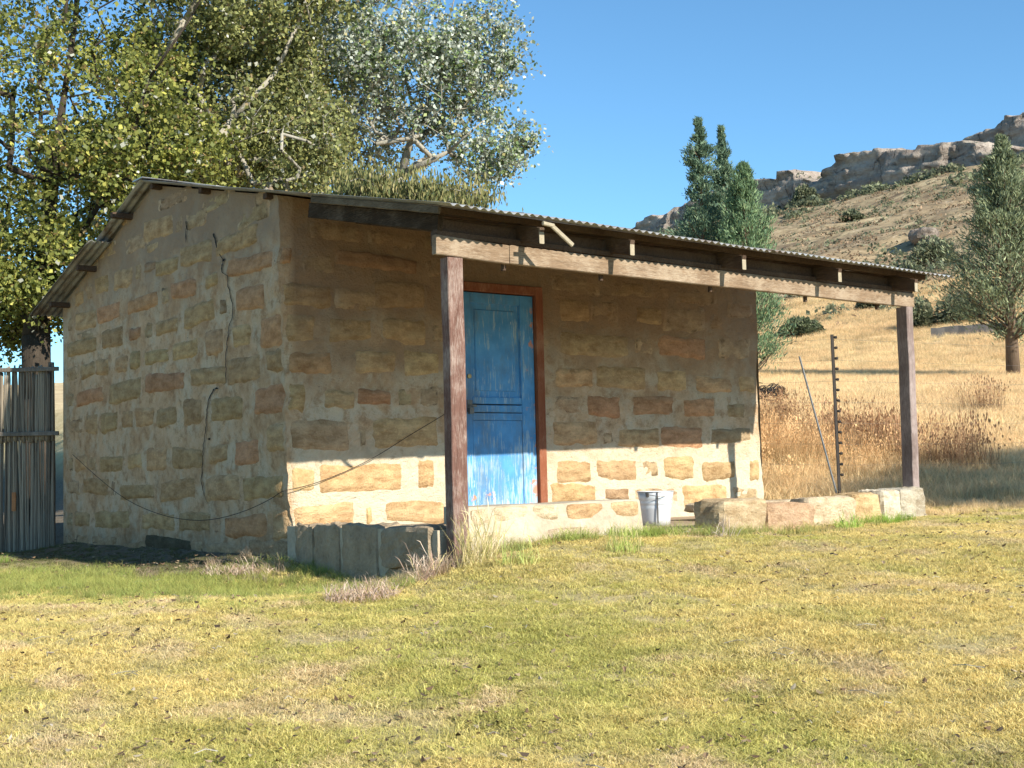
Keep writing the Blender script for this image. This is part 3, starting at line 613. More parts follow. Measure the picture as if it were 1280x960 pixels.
# ------------------------------------------------------------------ porch floor and plinth
def floormat():
    return simple('porch_floor', (.26, .19, .13), (.40, .31, .22), 3, .95, .6, .01)
o = MB(); o.box(.1, 5.75, -2.3, .02, -.6, FZ-.012); o.build('porch_floor', floormat(), house)
M_pl = simple('grey_plinth_stone', (.21, .155, .10), (.42, .33, .225), 7, .95, .9, .02)
def rockbox(cx, cy, cz, sx, sy, sz, seed, mat, parent, name='stone', nz=.05, col=None, rotz=0, sub=3, pw=5):
    rs = np.random.RandomState(seed); V = []; F = []; n = sub+2
    # cube sphere grid pushed to a rounded, chipped block
    import itertools
    idx = {}
    def vid(i, j, k):
        key = (i, j, k)
        if key not in idx:
            p = np.array([i, j, k])/(n)*2-1.; q = np.abs(p)**pw; r = (q.sum())**(1/pw); p = p/r*np.abs(p).max()
            p = p*(1+0*r); h = 1+(float(fbm(np.array(p[0]*1.5+seed*3.1+p[2]), np.array(p[1]*1.5+p[2]*.7+seed), 3, seed))-.5)*nz*4+rs.uniform(-.45, .45)*nz
            idx[key] = len(V); V.append((p[0]*h*sx/2, p[1]*h*sy/2, p[2]*h*sz/2))
        return idx[key]
    for a in range(n):
        for b in range(n):
            for s_, o_ in ((0, 1), (n, 0)):
                for ax in range(3):
                    def mk(u, v):
                        c = [0, 0, 0]; c[ax] = s_; c[(ax+1) % 3] = u; c[(ax+2) % 3] = v; return vid(*c)
                    f = (mk(a, b), mk(a+1, b), mk(a+1, b+1), mk(a, b+1)); F.append(f if s_ else f[::-1])
    V = np.array(V); c, s_ = math.cos(rotz), math.sin(rotz)
    V = np.stack([V[:, 0]*c-V[:, 1]*s_+cx, V[:, 0]*s_+V[:, 1]*c+cy, V[:, 2]+cz], -1)
    o = mesh(name, V, F, mat, parent)
    if mat is M_stone:
        addattr(o, 'edge', np.full(len(V), .25), 'FLOAT'); o.color = (*(col or SC['n']), 1)
    return o
pl = MB(); pl.box(-.005, .24, -2.30, -.03, -.6, -.115); plinth = pl.build('plinth', M_cement, house, False, 'grey stone plinth along the gable side of the porch')
for q, (y0, y1, z0, z1) in enumerate([(-.20, -.50, -.50, -.10), (-.53, -.93, -.52, -.088), (-.98, -1.50, -.60, -.082), (-1.56, -2.24, -.40, -.088), (-1.60, -2.15, -.70, -.40)]):
    rockbox(.10, (y0+y1)/2, (z0+z1)/2, .26+.03*(q == 3), abs(y1-y0)*1.02, z1-z0, 40+q, M_pl, plinth, nz=.07, pw=12, sub=5)
pf = MB()
# cement-rendered front plinth, irregular profile
xsn = np.linspace(.19, 1.87, 36); V = []
for x in xsn:
    jz = (vn(np.array(x*3), np.array(0.), 5)-.5)*.03; jy = (vn(np.array(x*4), np.array(3.), 6)-.5)*.05
    V += [(x, -2.10, -.7), (x, -2.46+jy, -.7), (x, -2.44+jy, -.20+jz), (x, -2.42+jy*.5, -.09+jz), (x, -2.40+jy*.3, .035+jz*.4), (x, -2.385, .048+jz*.5), (x, -2.10, .05+jz*.3)]
n = len(xsn); F = [(i*7+k, (i+1)*7+k, (i+1)*7+k+1, i*7+k+1) for i in range(n-1) for k in range(6)]+[tuple(range(6, -1, -1)), tuple(range((n-1)*7, n*7))]
fpl = mesh('plinth', V, F, M_cement, house); fpl['label'] = 'pale cement-smeared front plinth below the blue door'
def fst(x, z, wd, h, k, seed, y=-2.405):
    rockbox(x, y+.05, z, wd, .13, h, seed, M_stone, fpl, nz=.02, pw=7, col=SC[k] if isinstance(k, str) else k)
pale = (.70, .58, .40)
fst(.30, -.04, .18, .13, pale, 61); fst(.58, -.025, .34, .13, pale, 62); fst(.90, -.02, .26, .12, pale, 63); fst(1.29, -.03, .38, .135, (.60, .40, .22), 64); fst(1.70, -.022, .31, .125, (.64, .45, .26), 65)
fst(.45, -.22, .34, .16, pale, 66, -.0-2.43); fst(1.15, -.23, .55, .18, (.62, .50, .37), 67, -2.44)
# ------------------------------------------------------------------ low stone wall at the right of the porch
ws = empty('low_stone_wall', (4.2, -2.3, -.3)); tag(ws, 'low row of rough sandstone blocks between the bucket and the right porch post', 'stone wall')
def W(x, y, z, sx, sy, sz, seed, col, rz=.04, nz=.035, pw=5): 
    return rockbox(x-4.2, y+2.3, z+.3, sx, sy, sz, seed, M_stone, ws, nz=nz*1.5, col=col, rotz=rz+random.uniform(-.08, .08), pw=pw*1.8, sub=5)
W(2.98, -2.32, -.16, .58, .36, .36, 71, (.60, .47, .30), .1); W(3.62, -2.30, -.17, .64, .30, .28, 72, (.55, .38, .25)); W(4.22, -2.27, -.15, .60, .32, .30, 73, (.64, .52, .36))
W(4.74, -2.24, -.13, .44, .30, .31, 74, (.64, .46, .25)); W(5.12, -2.22, -.12, .30, .30, .33, 75, (.70, .62, .48)); W(5.47, -2.20, -.12, .42, .34, .34, 76, (.52, .47, .37))
sb = rockbox(4.55, -1.15, -.09, 1.5, .30, .10, 81, M_stone, None, 'stone_slab', .02, (.62, .52, .38), -.25, pw=8); tag(sb, 'pale flat stone slab lying behind the low stone wall', 'stone slab')
sb = rockbox(4.0, -1.35, -.08, .42, .26, .16, 82, M_stone, None, 'stone', .04, (.46, .28, .18), .5); tag(sb, 'reddish brown broken stone lying behind the low stone wall near the house corner', 'stone')
# ------------------------------------------------------------------ bucket
def bucket(x, y, z):
    b = empty('bucket', (x, y, z)); tag(b, 'round galvanised metal bucket standing on the porch floor by the wall', 'bucket')
    o = MB(); n = 36; prof = [(.0, .012), (.118, .012), (.118, 0), (.124, 0), (.128, .05), (.138, .14), (.144, .17), (.141, .178), (.145, .186), (.150, .21), (.147, .218), (.151, .226), (.162, .30), (.158, .30), (.145, .22), (.122, .02), (.0, .02)]
    V = [(r*math.cos(2*math.pi*i/n), r*math.sin(2*math.pi*i/n), h) for r, h in prof for i in range(n)]
    F = [(k*n+i, k*n+(i+1) % n, (k+1)*n+(i+1) % n, (k+1)*n+i) for k in range(len(prof)-1) for i in range(n)]
    o.add(V, F); o.build('body', M_bucket, b, True)
    o = MB(); o.tube([(.164*math.cos(2*math.pi*i/n), .164*math.sin(2*math.pi*i/n), .302) for i in range(n+1)], .005, 6, False); o.build('rim', M_bucket, b, True)
    o = MB(); a0 = math.radians(200)
    pts = [(.170*math.cos(a0)*math.cos(t)-.03*math.sin(t), .170*math.sin(a0)*math.cos(t)-.17*math.sin(t)*.9, .28-.0*t-.14*math.sin(t)*.15) for t in np.linspace(0, math.pi, 20)]
    o.tube(pts, .0035, 6); o.build('handle', M_metal, b, True)
    o = MB(); 
    t = math.radians(232); o.beam((.146*math.cos(t), .146*math.sin(t), .02), (.163*math.cos(t), .163*math.sin(t), .295), .012, .006, (math.cos(t), math.sin(t), 0)); o.build('seam', M_metal, b)
    for s_ in (0, math.pi):
        o = MB(); t = a0+s_; o.beam((.160*math.cos(t), .160*math.sin(t), .255), (.168*math.cos(t), .168*math.sin(t), .30), .03, .008, (math.cos(t), math.sin(t), 0)); o.build('ear', M_metal, b)
bucket(2.97, -1.42, FZ-.012)
# ------------------------------------------------------------------ hanging cable
o = MB()
pg = [(5.058, .638), (4.249, .36), (3.439, .121), (2.596, -.025), (1.828, -.081), (1.209, -.06), (.635, .016), (.173, .114)]
pts = [(-.06, y, z) for y, z in pg]+[(-.065, -.04, .175), (.02, -.06, .195), (.233, -.05, .236), (.551, -.05, .334), (.882, -.05, .47), (1.224, -.05, .648), (1.625, -.045, .847), (1.77, -.035, .94)]
sm = []
for i in range(len(pts)-1):
    for t in (0, .33, .66): 
        p0, p1, p2, p3 = [Vector(pts[max(0, min(len(pts)-1, j))]) for j in (i-1, i, i+1, i+2)]
        sm.append(.5*((2*p1)+(p2-p0)*t+(2*p0-5*p1+4*p2-p3)*t*t+(3*p1-p0-3*p2+p3)*t**3))
sm.append(Vector(pts[-1])); o.tube(sm, .0034, 5)
tag(o.build('cable', M_wire), 'thin dark cable hanging in a sagging curve along the house walls', 'cable')
# ------------------------------------------------------------------ reed fence at the left
def reedmat():
    M = Mt('dry_reed'); p = M.pos(); oi = M.n('ShaderNodeObjectInfo'); z = M.sep(p)[2]
    f = M.noise(M.scl(p, (40, 40, 3)), 3, 6, .7); 
    c = M.ramp(M.math('ADD', M.math('MULTIPLY', oi.outputs['Random'], .5), M.math('MULTIPLY', f, .5)), [(.2, (.10, .08, .06)), (.5, (.20, .165, .125)), (.8, (.33, .28, .21))])
    return M.fin(c, M.bump(f, .4, .004), .75)
M_reed = reedmat(); M_rail = woodmat('fence_rail_wood', (.10, .085, .07), (.17, .15, .125), (.26, .23, .2), .4)
fe = empty('reed_fence', (-.06, 5.55, -.5)); tag(fe, 'grey reed fence with wooden rails beside the stone house gable', 'fence')
fdir = np.array([-.80, .60]); base = np.array([-.03, 0.0])
rm = []
for q in range(5):
    o = MB(); hh = 1.0; pts = []; rad = []
    n = 12
    for i in range(n):
        z = i/(n-1); pts.append((.004*math.sin(z*4+q), .004*math.cos(z*5+q*2), z)); rad.append(.0125*(1-.12*z)*(1+(.16 if i % 3 == 0 else 0)))
    o.tube(pts, rad, 6); m_ = o.build('reed', M_reed, None, True); rm.append(m_.data); bpy.data.objects.remove(m_)
for row, (z0, z1) in enumerate(((-.12, 1.45), (1.32, 2.18))):
    s = .0
    while s < 3.3:
        r_ = random.random(); s += random.uniform(.013, .022); p = base+fdir*s
        q = bpy.data.objects.new('reed', rm[random.randrange(5)]); COL.objects.link(q); q.parent = fe
        off = (-.012 if row else .01)
        q.location = (p[0]+off*.6+random.uniform(-.006, .006), p[1]+off*.8+random.uniform(-.006, .006), z0+random.uniform(-.03, .01))
        q.scale = (random.uniform(.75, 1.25),)*2+(z1-z0+random.uniform(-.07, .05),); q.rotation_euler = (random.uniform(-.014, .014), random.uniform(-.014, .014), random.uniform(0, 6))
for z in (1.40, 2.16):
    o = MB(); a = base+fdir*-.05; b = base+fdir*3.4; o.beam((a[0]-.03, a[1]-.045, z), (b[0]-.03, b[1]-.045, z+.01), .04, .05, (0, 0, 1), .004, 8); o.build('rail', M_rail, fe)
for s in (.08, 2.0, 3.35):
    o = MB(); p = base+fdir*s+np.array([.05, .06]); o.tube([(p[0], p[1], -.4), (p[0]+.01, p[1], .9), (p[0], p[1], 2.25)], [.045, .04, .036], 8); o.build('post', M_bark2, fe, True)
o = MB(); p = base+fdir*.47; o.beam((p[0]-.03, p[1]-.03, .50), (p[0]-.028, p[1]-.03, .72), .05, .012, (.6, .8, 0)); o.build('rusty_patch', simple('rust', (.30, .12, .05), (.42, .20, .09), 15), fe)
# ------------------------------------------------------------------ electric fence post with insulators, strut and wires
P0 = (6.52, -.62); z0 = float(zg(P0[0], P0[1], False))
ef = empty('fence_post', (P0[0], P0[1], z0)); tag(ef, 'dark metal fence post studded with black insulators beyond the porch', 'fence post')
M_steel = simple('dark_steel', (.03, .026, .024), (.06, .05, .045), 20, .5)
o = MB(); H = 1.75-z0
o.beam((0, 0, -.2), (-.02, .0, H), .035, .006, (.6, .8, 0)); o.beam((0, .016, -.2), (-.02, .016, H), .006, .035, (.6, .8, 0)); o.build('shaft', M_steel, ef)
for i in range(14):
    z = H-.03-i*.118; o = MB(); x = -.02*z/H+.03
    o.tube([(x-.012, -.01, z), (x+.006, -.012, z), (x+.010, -.014, z), (x+.022, -.016, z)], [.010, .018, .013, .016], 8); o.build('insulator', M_wire, ef, True)
o = MB(); o.tube([(-.28, .26, 1.52-z0), (0, .02, .05)], .011, 6); o.build('strut', simple('blue_grey_steel', (.10, .12, .14), (.18, .20, .22), 15, .45), ef)
M_thin = simple('fence_wire', (.22, .21, .20), (.32, .30, .28), 9, .45, metal=.4)
fw2 = empty('wire_fence', (0, 0, 0)); tag(fw2, 'thin wire strands of the fence running past the studded metal post', 'wire fence')
for i in range(7):
    z = 1.70-i*.235; o = MB(); x = P0[0]+.03; y = P0[1]-.01
    o.tube([(x-.75, y+6.5, z+.35), (x-.4, y+3.2, z+.13), (x, y, z)], .0013, 3, False); o.tube([(x, y, z), (x+2.5, y-.4, z-.02), (x+5, y-.7, z+.06)], .0013, 3, False); o.build('wire', M_thin, fw2)
# ------------------------------------------------------------------ leaves
def quads(C, A, B):  # rhombus leaves: centre, half-length vector, half-width vector
    n = len(C); V = np.empty((n, 4, 3)); V[:, 0] = C-A; V[:, 1] = C+B-A*.15; V[:, 2] = C+A; V[:, 3] = C-B-A*.15
    F = np.arange(n*4).reshape(n, 4); return V.reshape(-1, 3), F
def leafobj(name, C, size, mat, tint, parent=None, aspect=.75, updir=None, upw=.0, seed=0):
    rs = np.random.RandomState(seed); n = len(C)
    d = rs.normal(size=(n, 3)); 
    if updir is not None: d = d*(1-upw)+updir*upw*1.6
    d /= np.linalg.norm(d, axis=1, keepdims=True)
    nn = rs.normal(size=(n, 3)); nn[:, 2] += .5; b = np.cross(d, nn); b /= np.linalg.norm(b, axis=1, keepdims=True)+1e-9
    s = (size*rs.uniform(.45, 1.5, n))[:, None]
    V, F = quads(C, d*s, b*s*aspect); o = mesh(name, V, F, mat, parent)
    addattr(o, 'tint', np.repeat(tint, 4, 0)); return o
def tints(rs, n, pal, wts, jit=.18):
    k = rs.choice(len(pal), n, p=np.array(wts)/sum(wts)); c = np.array(pal)[k]; return np.clip(c*(1+rs.uniform(-jit, jit, (n, 1))), .01, .9)
def tree(name, label, cat, base, trunkpts, blobs, nn, nl, lsize, spread, pal, wts, lmat, bmat, seed, trunkr, tip=.006, droop=0, dens=1.0, group=None):
    rs = np.random.RandomState(seed); root = empty(name, base); tag(root, label, cat, group); B = np.array(base)
    nodes = []; par = []
    for path in trunkpts:
        for i, p in enumerate(path):
            if i == 0 and nodes:
                D = [np.linalg.norm(np.array(p)-q) for q in nodes]; j = int(np.argmin(D))
                if D[j] < 1e-3: last = j; continue
                nodes.append(np.array(p, float)); par.append(j); last = len(nodes)-1; continue
            nodes.append(np.array(p, float)); par.append(-1 if len(nodes) == 1 else last); last = len(nodes)-1
    ntr = len(nodes); A = []
    for (c, r, wgt) in blobs:
        m = int(nn*wgt); u = rs.normal(size=(m, 3)); u /= np.linalg.norm(u, axis=1, keepdims=True); rad = rs.uniform(.15, 1, m)**.5
        A.append(np.array(c)+u*rad[:, None]*np.array(r))
    A = np.concatenate(A); o0 = nodes[min(ntr-1, 2)]
    A = A[np.argsort(np.linalg.norm(A-o0, axis=1))]
    for p in A:
        Q = np.array(nodes); dv = np.linalg.norm(Q-p, axis=1)*(1+.35*(Q[:, 2] > p[2]+.1)); j = int(np.argmin(dv)); d = p-Q[j]; L = np.linalg.norm(d)
        prev = j; k = max(1, int(L/.35))
        for s in range(1, k+1):
            q = Q[j]+d*s/k+rs.normal(size=3)*.03*(s < k)+np.array([0, 0, .05*math.sin(math.pi*s/k)]); nodes.append(q); par.append(prev); prev = len(nodes)-1
    N = np.array(nodes); Pn = np.array(par); cnt = np.zeros(len(N)); kids = np.zeros(len(N))
    for i in range(len(N)-1, 0, -1):
        if kids[i] == 0: cnt[i] += 1
        if Pn[i] >= 0: cnt[Pn[i]] += cnt[i]; kids[Pn[i]] += 1
    rad = tip*cnt**.5; 
    sc = trunkr/max(rad[0], 1e-6); rad = np.where(np.arange(len(N)) < ntr, rad*sc, np.minimum(tip+(rad-tip)*min(sc, 1.6), .045))
    rad[0] *= 1.25
    o = MB()
    for i in range(1, len(N)):
        j = Pn[i]
        if np.linalg.norm(N[i]-N[j]) < 1e-4: continue
        big = i < ntr; ra = min(rad[j], rad[i]*1.7) if not big else rad[j]
        o.tube([N[j]-B, N[i]-B], [ra, rad[i]], 10 if big else (5 if rad[i] > .02 else 3), cap=big)
    o.build('trunk', bmat, root, True)
    out = N[ntr:]; dn = fbm(out[:, 0]*1.1+out[:, 1]*.7, out[:, 2]*1.2, 3, seed); w_ = np.clip((dn-.30)*3.2, .12, 1.6); w_ *= np.where(rad[ntr:] > .03, .3, 1)
    k = rs.choice(len(out), nl, p=w_/w_.sum()); C = out[k]+rs.normal(size=(nl, 3))*spread*rs.uniform(.3, 1.2, (nl, 1)); C[:, 2] -= droop*rs.uniform(0, 1, nl)**2
    ud = None; upw = 0
    if droop: ud = np.array([0, 0, -1.]); upw = .75
    tn = tints(rs, nl, pal, wts); cl = fbm(C[:, 0]*1.3+C[:, 1], C[:, 2]*1.3, 2, seed+5); tn = tn*(.75+.5*cl[:, None])
    leafobj('crown', C-B, lsize, lmat, tn, root, .28 if droop else .78, ud, upw, seed+1)
    return root
M_bark3 = simple('dark_bark', (.03, .024, .018), (.08, .062, .045), 8, .9, .8, .03, (2, 2, .3))
M_leafC = leafmat('conifer_leaf', None, .25, .6, (1.08, 1.12, 1.12))
M_leafP = leafmat('white_poplar_leaf', (.38, .41, .35), .2, .45); M_leafG = leafmat('green_leaf', None, .38, .55); M_leafW = leafmat('weeping_leaf', None, .25, .6)
G1 = [(.16, .185, .045), (.26, .27, .065), (.46, .44, .10), (.07, .085, .03), (.52, .52, .42), (.34, .24, .10)]
W1 = [4, 4, .9, 1.6, .3, .6]
FH = np.array([fw[0], fw[1], 0]); FH /= np.linalg.norm(FH)
def pt(px, py, d):   # point of the place seen at that spot of the photograph, d metres ahead
    v = fw+r2*(px-640)/FPX-u2*(py-480)/FPX; q = CAM+v*d/(v@FH); return tuple(float(t) for t in q)
def at(px, d, py=600): return pt(px, py, d)[:2]
def pz(px, py, d): return pt(px, py, d)[2]
x, y = at(46, 20); zb = float(zg(x, y, False))
tree('broadleaf_tree', 'large yellowing broadleaf tree with a thick dark trunk rising behind the reed fence', 'tree', (x, y, zb-.1),
     [[(x, y, zb-.1), pt(46, 500, 20), pt(45, 420, 20), pt(52, 350, 20), pt(62, 250, 20), pt(80, 120, 20), pt(95, 20, 20), pt(100, -80, 20)],
      [pt(52, 350, 20), pt(110, 280, 19.6), pt(160, 190, 19.3), pt(185, 100, 19.2), pt(240, 20, 19), pt(280, -60, 19)],
      [pt(46, 420, 20), pt(10, 360, 20.5), pt(-25, 260, 21), pt(-60, 120, 21)]],
     [(pt(100, 160, 20), (2.6, 2.2, 1.9), .42), (pt(60, -30, 20), (2.4, 2.2, 1.4), .18), (pt(-70, 140, 20), (1.4, 1.4, 2.6), .08), (pt(190, 190, 19.5), (1.2, 1.2, 1.2), .14), (pt(50, 330, 19.8), (1.5, 1.3, .9), .18), (pt(5, 390, 21), (1.0, .9, .6), .08), (pt(110, 350, 20.5), (.7, .8, .8), .06)],
     760, 84000, .034, .17, G1, W1, M_leafG, M_bark3, 21, .21)
x, y = at(270, 21); zb = float(zg(x, y, False))
tree('broadleaf_tree', 'tall olive green broadleaf tree with a pale forked limb behind the middle of the roof', 'tree', (x, y, zb-.1),
     [[(x, y, zb-.1), pt(250, 400, 21), pt(225, 250, 21), pt(200, 80, 20.6), pt(232, 25, 20.4), pt(262, -25, 20.4)],
      [pt(200, 80, 20.6), pt(190, 20, 20.5), pt(183, -40, 20.5)],
      [pt(225, 250, 21), pt(290, 150, 21.2), pt(345, 90, 21.4), pt(372, 30, 21.5), pt(400, -50, 21.5)]],
     [(pt(300, 130, 22.2), (2.0, 1.6, 1.8), .6), (pt(290, -30, 21), (2.1, 2.0, 1.3), .25), (pt(380, 190, 21), (1.1, 1.1, .9), .15)],
     760, 84000, .032, .16, [(.20, .22, .08), (.29, .30, .11), (.42, .41, .14), (.09, .105, .045), (.58, .58, .48), (.34, .26, .13)], [3.5, 3.5, 1.2, 2, .5, .5], M_leafG, M_bark, 22, .20)
x, y = at(470, 23); zb = float(zg(x, y, False))
tree('white_poplar_tree', 'silvery white poplar with airy crown against the blue sky, right of the other leafy trees', 'tree', (x, y, zb-.1),
     [[(x, y, zb-.1), pt(480, 330, 23), pt(500, 220, 23), pt(530, 120, 23), pt(560, 30, 23), pt(580, -50, 23)],
      [pt(500, 220, 23), pt(560, 190, 22.6), pt(605, 150, 22.4)],
      [pt(490, 260, 23), pt(450, 160, 23.4), pt(430, 40, 23.6)]],
     [(pt(510, 100, 23), (1.45, 1.4, 1.5), .47), (pt(470, -20, 23), (1.9, 1.6, 1.2), .18), (pt(590, 90, 23), (.75, .8, 1.2), .17), (pt(610, 195, 22.8), (.75, .7, .48), .09), (pt(610, 20, 23), (.6, .6, .6), .05), (pt(655, 172, 23), (.22, .3, .26), .012), (pt(640, 60, 23), (.32, .4, .5), .02)],
     600, 36000, .032, .13, [(.13, .19, .075), (.20, .26, .10), (.31, .35, .14), (.08, .11, .055), (.62, .64, .56), (.38, .33, .13)], [4, 3.5, 1.2, 2, .5, .5], M_leafP, M_bark, 23, .085)
x, y = at(520, 17.5); zb = float(zg(x, y, False))
tree('weeping_tree', 'drooping brownish green weeping tree peeping over the roof in front of the poplar', 'tree', (x, y, zb-.1),
     [[(x, y, zb-.1), pt(520, 350, 17.5), pt(515, 260, 17.5)]],
     [(pt(545, 244, 17.5), (.75, .7, .20), .5), (pt(470, 238, 17.5), (.6, .6, .25), .3), (pt(590, 246, 17.5), (.3, .5, .1), .1)],
     240, 9000, .040, .12, [(.14, .145, .05), (.22, .20, .075), (.09, .11, .04), (.30, .26, .11)], [3, 2.5, 2, 1], M_leafW, M_bark, 24, .10, droop=.16)
x, y = at(370, 25); zb = float(zg(x, y, False))
tree('broadleaf_tree', 'dense olive leafy tree filling the gap between the forked tree and the white poplar', 'tree', (x, y, zb-.1),
     [[(x, y, zb-.1), pt(372, 300, 25), pt(385, 150, 25), pt(395, 20, 25)]],
     [(pt(385, 110, 25), (2.0, 1.8, 2.2), .6), (pt(330, 200, 25), (2.4, 1.8, 1.3), .3), (pt(200, 230, 25), (2.2, 1.8, 1.3), .2)],
     520, 42000, .036, .2, [(.17, .20, .08), (.26, .28, .12), (.35, .36, .14), (.08, .10, .045), (.58, .58, .48)], [3.5, 3, 1.2, 2, .8], M_leafP, M_bark, 25, .18)
# tree standing outside the frame at the right whose shadow crosses the dry field, as in the photograph
x, y = 12.3, -15.2; zb = float(zg(x, y, False))
tree('broadleaf_tree', 'leafy tree standing outside the view at the right, casting its shade over the field', 'tree', (x, y, zb-.1),
     [[(x, y, zb-.1), (x, y, 2.0), (x+.1, y, 4.0), (x+.2, y+.3, 6.0)]],
     [((10.2, -14.1, 7.7), (1.9, 1.5, .8), .3), ((12.8, -14.1, 7.9), (2.2, 1.5, .9), .4), ((15.5, -14.1, 7.9), (2.0, 1.5, .9), .3)], 260, 12000, .06, .28, G1, W1, M_leafG, M_bark2, 26, .2)
# ------------------------------------------------------------------ conifers
def conifer(name, label, base, H, Rmax, nl, seed, z0f, prof, pal, wts, lsz=.11, up_=.55, tr=.16, cat='tree', lumps=.5, trunkvis=0.):
    rs = np.random.RandomState(seed); root = empty(name, base); tag(root, label, cat)
    nb = int(nl/90); t = rs.uniform(0, 1, nb)**.85; az = rs.uniform(0, 6.283, nb)
    C = []; D = []; o = MB(); o.tube([(0, 0, -.3), (.02*H*.1, 0, H*.3), (0, 0, H*.97)], [tr*1.2, tr*.8, .02], 10)
    for i in range(nb):
        r = prof(t[i])*Rmax*(1+lumps*(vn(np.array(az[i]*1.6), np.array(t[i]*9), seed)-.5)*2)*rs.uniform(.75, 1.08)
        z = z0f*H+(1-z0f)*H*t[i]; dr = np.array([math.cos(az[i]), math.sin(az[i]), up_+rs.uniform(-.15, .25)]); 
        tipz = min(z+dr[2]*r, H*1.01); a = np.array([0, 0, z-.1*r]); b = np.array([dr[0]*r, dr[1]*r, tipz])
        if i % 2 == 0: o.tube([a, (a+b)/2+np.array([0, 0, -.04*r]), b], [.035*tr/.16, .022*tr/.16, .006], 4, False)
        m = 90; s = rs.uniform(.25, 1, m)**.6; w_ = .30*r*(1.15-s)+.045
        q = a+(b-a)*s[:, None]+rs.normal(size=(m, 3))*w_[:, None]*np.array([1, 1, .8]); C.append(q)
        dd = (b-a)/np.linalg.norm(b-a)*.9+np.array([0, 0, .35])+rs.normal(size=(m, 3))*.45; D.append(dd)
    C = np.concatenate(C); D = np.concatenate(D); D /= np.linalg.norm(D, axis=1, keepdims=True); n = len(C)
    nn = rs.normal(size=(n, 3)); Bv = np.cross(D, nn); Bv /= np.linalg.norm(Bv, axis=1, keepdims=True); s = (lsz*rs.uniform(.6, 1.4, n))[:, None]
    V, F = quads(C, D*s*1.1, Bv*s*.25); tn = tints(rs, n, pal, wts); cr = mesh('crown', V, F, M_leafC, root); addattr(cr, 'tint', np.repeat(tn, 4, 0))
    o.build('trunk', M_bark2, root, True); return root
cone = lambda t: max(.04, (1-t)**.85)
oval = lambda t: max(.04, math.sin(math.pi*min(1, (t*.93+.07)))**.6*(1-t)**.45*1.25)
PC = [(.10, .16, .105), (.15, .215, .135), (.22, .28, .165), (.055, .09, .06)]
def gz(x, y): return float(zg(x, y, False))
def cbase(px, d, py=160): x, y = at(px, d, py); return (x, y, gz(x, y)-.1)
def Hto(px, py, d, b): return pz(px, py, d)-b[2]
b = cbase(873, 50); conifer('cypress_tree', 'dark green spired cypress, leftmost and tallest of the three above the roof', b, Hto(873, 148, 50, b), 2.0, 26000, 31, .04, lambda t: max(.03, (1-t)**1.0*1.0+.10*math.sin(t*17)*(t < .85)), PC, [3, 3, 1.2, 2], .075, .42, lumps=.85)
b = cbase(901, 51); conifer('cypress_tree', 'middle cypress of the three, with a narrow pointed top', b, Hto(900, 160, 51, b), 1.45, 22000, 32, .04, lambda t: max(.025, (1-t)**1.0), PC, [3, 3, 1.5, 2], .075, .6, lumps=.7)
b = cbase(930, 48.5, 210); conifer('cypress_tree', 'brighter green rounded cypress, rightmost of the three beside the house corner', b, Hto(926, 205, 48.5, b), 1.35, 26000, 33, .03, lambda t: max(.04, (1-t)**.62*.98), [(.12, .19, .10), (.18, .255, .13), (.25, .325, .16), (.065, .105, .06)], [3, 3, 1.5, 1.5], .07, .9, lumps=.45)
b = cbase(1258, 45, 300); conifer('juniper_tree', 'grey green juniper with a bare brown trunk in the dry field at the right', b, Hto(1245, 172, 45, b), 2.15, 36000, 34, .17, lambda t: max(.04, min(1, t*7+.35)*(1-t)**.95*1.15), [(.17, .20, .12), (.24, .27, .15), (.34, .36, .20), (.09, .11, .07)], [3, 3, 1.6, 2], .075, .55, tr=.21, lumps=.45)
# ------------------------------------------------------------------ bushes
def bush(name, label, cat, c, r, n, seed, pal, wts, sz, mat=None, group=None, kind=None, aspect=.55):
    rs = np.random.RandomState(seed); u = rs.normal(size=(n, 3)); u /= np.linalg.norm(u, axis=1, keepdims=True)
    lump = .72+.5*fbm(u[:, 0]*2+seed, u[:, 1]*2+u[:, 2]*1.7, 3, seed); q = u*(rs.uniform(.1, 1, n)**.4*lump)[:, None]*np.array(r); q[:, 2] = abs(q[:, 2])*1.0
    root = empty(name, c); tag(root, label, cat, group); leafobj('foliage', q, sz, mat or M_leafG, tints(rs, n, pal, wts), root, aspect, seed=seed)
    o = MB()
    for i in range(8):
        a = rs.uniform(0, 6.28); o.tube([(0, 0, -.15), (math.cos(a)*r[0]*.3, math.sin(a)*r[1]*.3, r[2]*.35), (math.cos(a)*r[0]*.6, math.sin(a)*r[1]*.6, r[2]*.75)], [.03, .02, .008], 4, False)
    o.build('stem', M_bark2, root); return root
PB = [(.10, .125, .06), (.16, .18, .09), (.23, .24, .13), (.06, .07, .04)]
def bpl(px, d, dz=0): x, y = at(px, d); return (x, y, gz(x, y)+dz)
def ground_hit(px, py):
    # distance along the view ray at which the terrain is met
    for d in np.arange(12, 330, .5):
        x, y = at(px, d)
        if gz(x, y) > pz(px, py, d): return d
    return 330
d = ground_hit(1008, 424); bush('bush', 'rounded dark green bush in the dry field beyond the studded metal post', 'bush', bpl(1008, d), (1.22*d/62, 1.2, 1.0*d/62), 7000, 41, PB, [3, 3, 1, 2], .09)
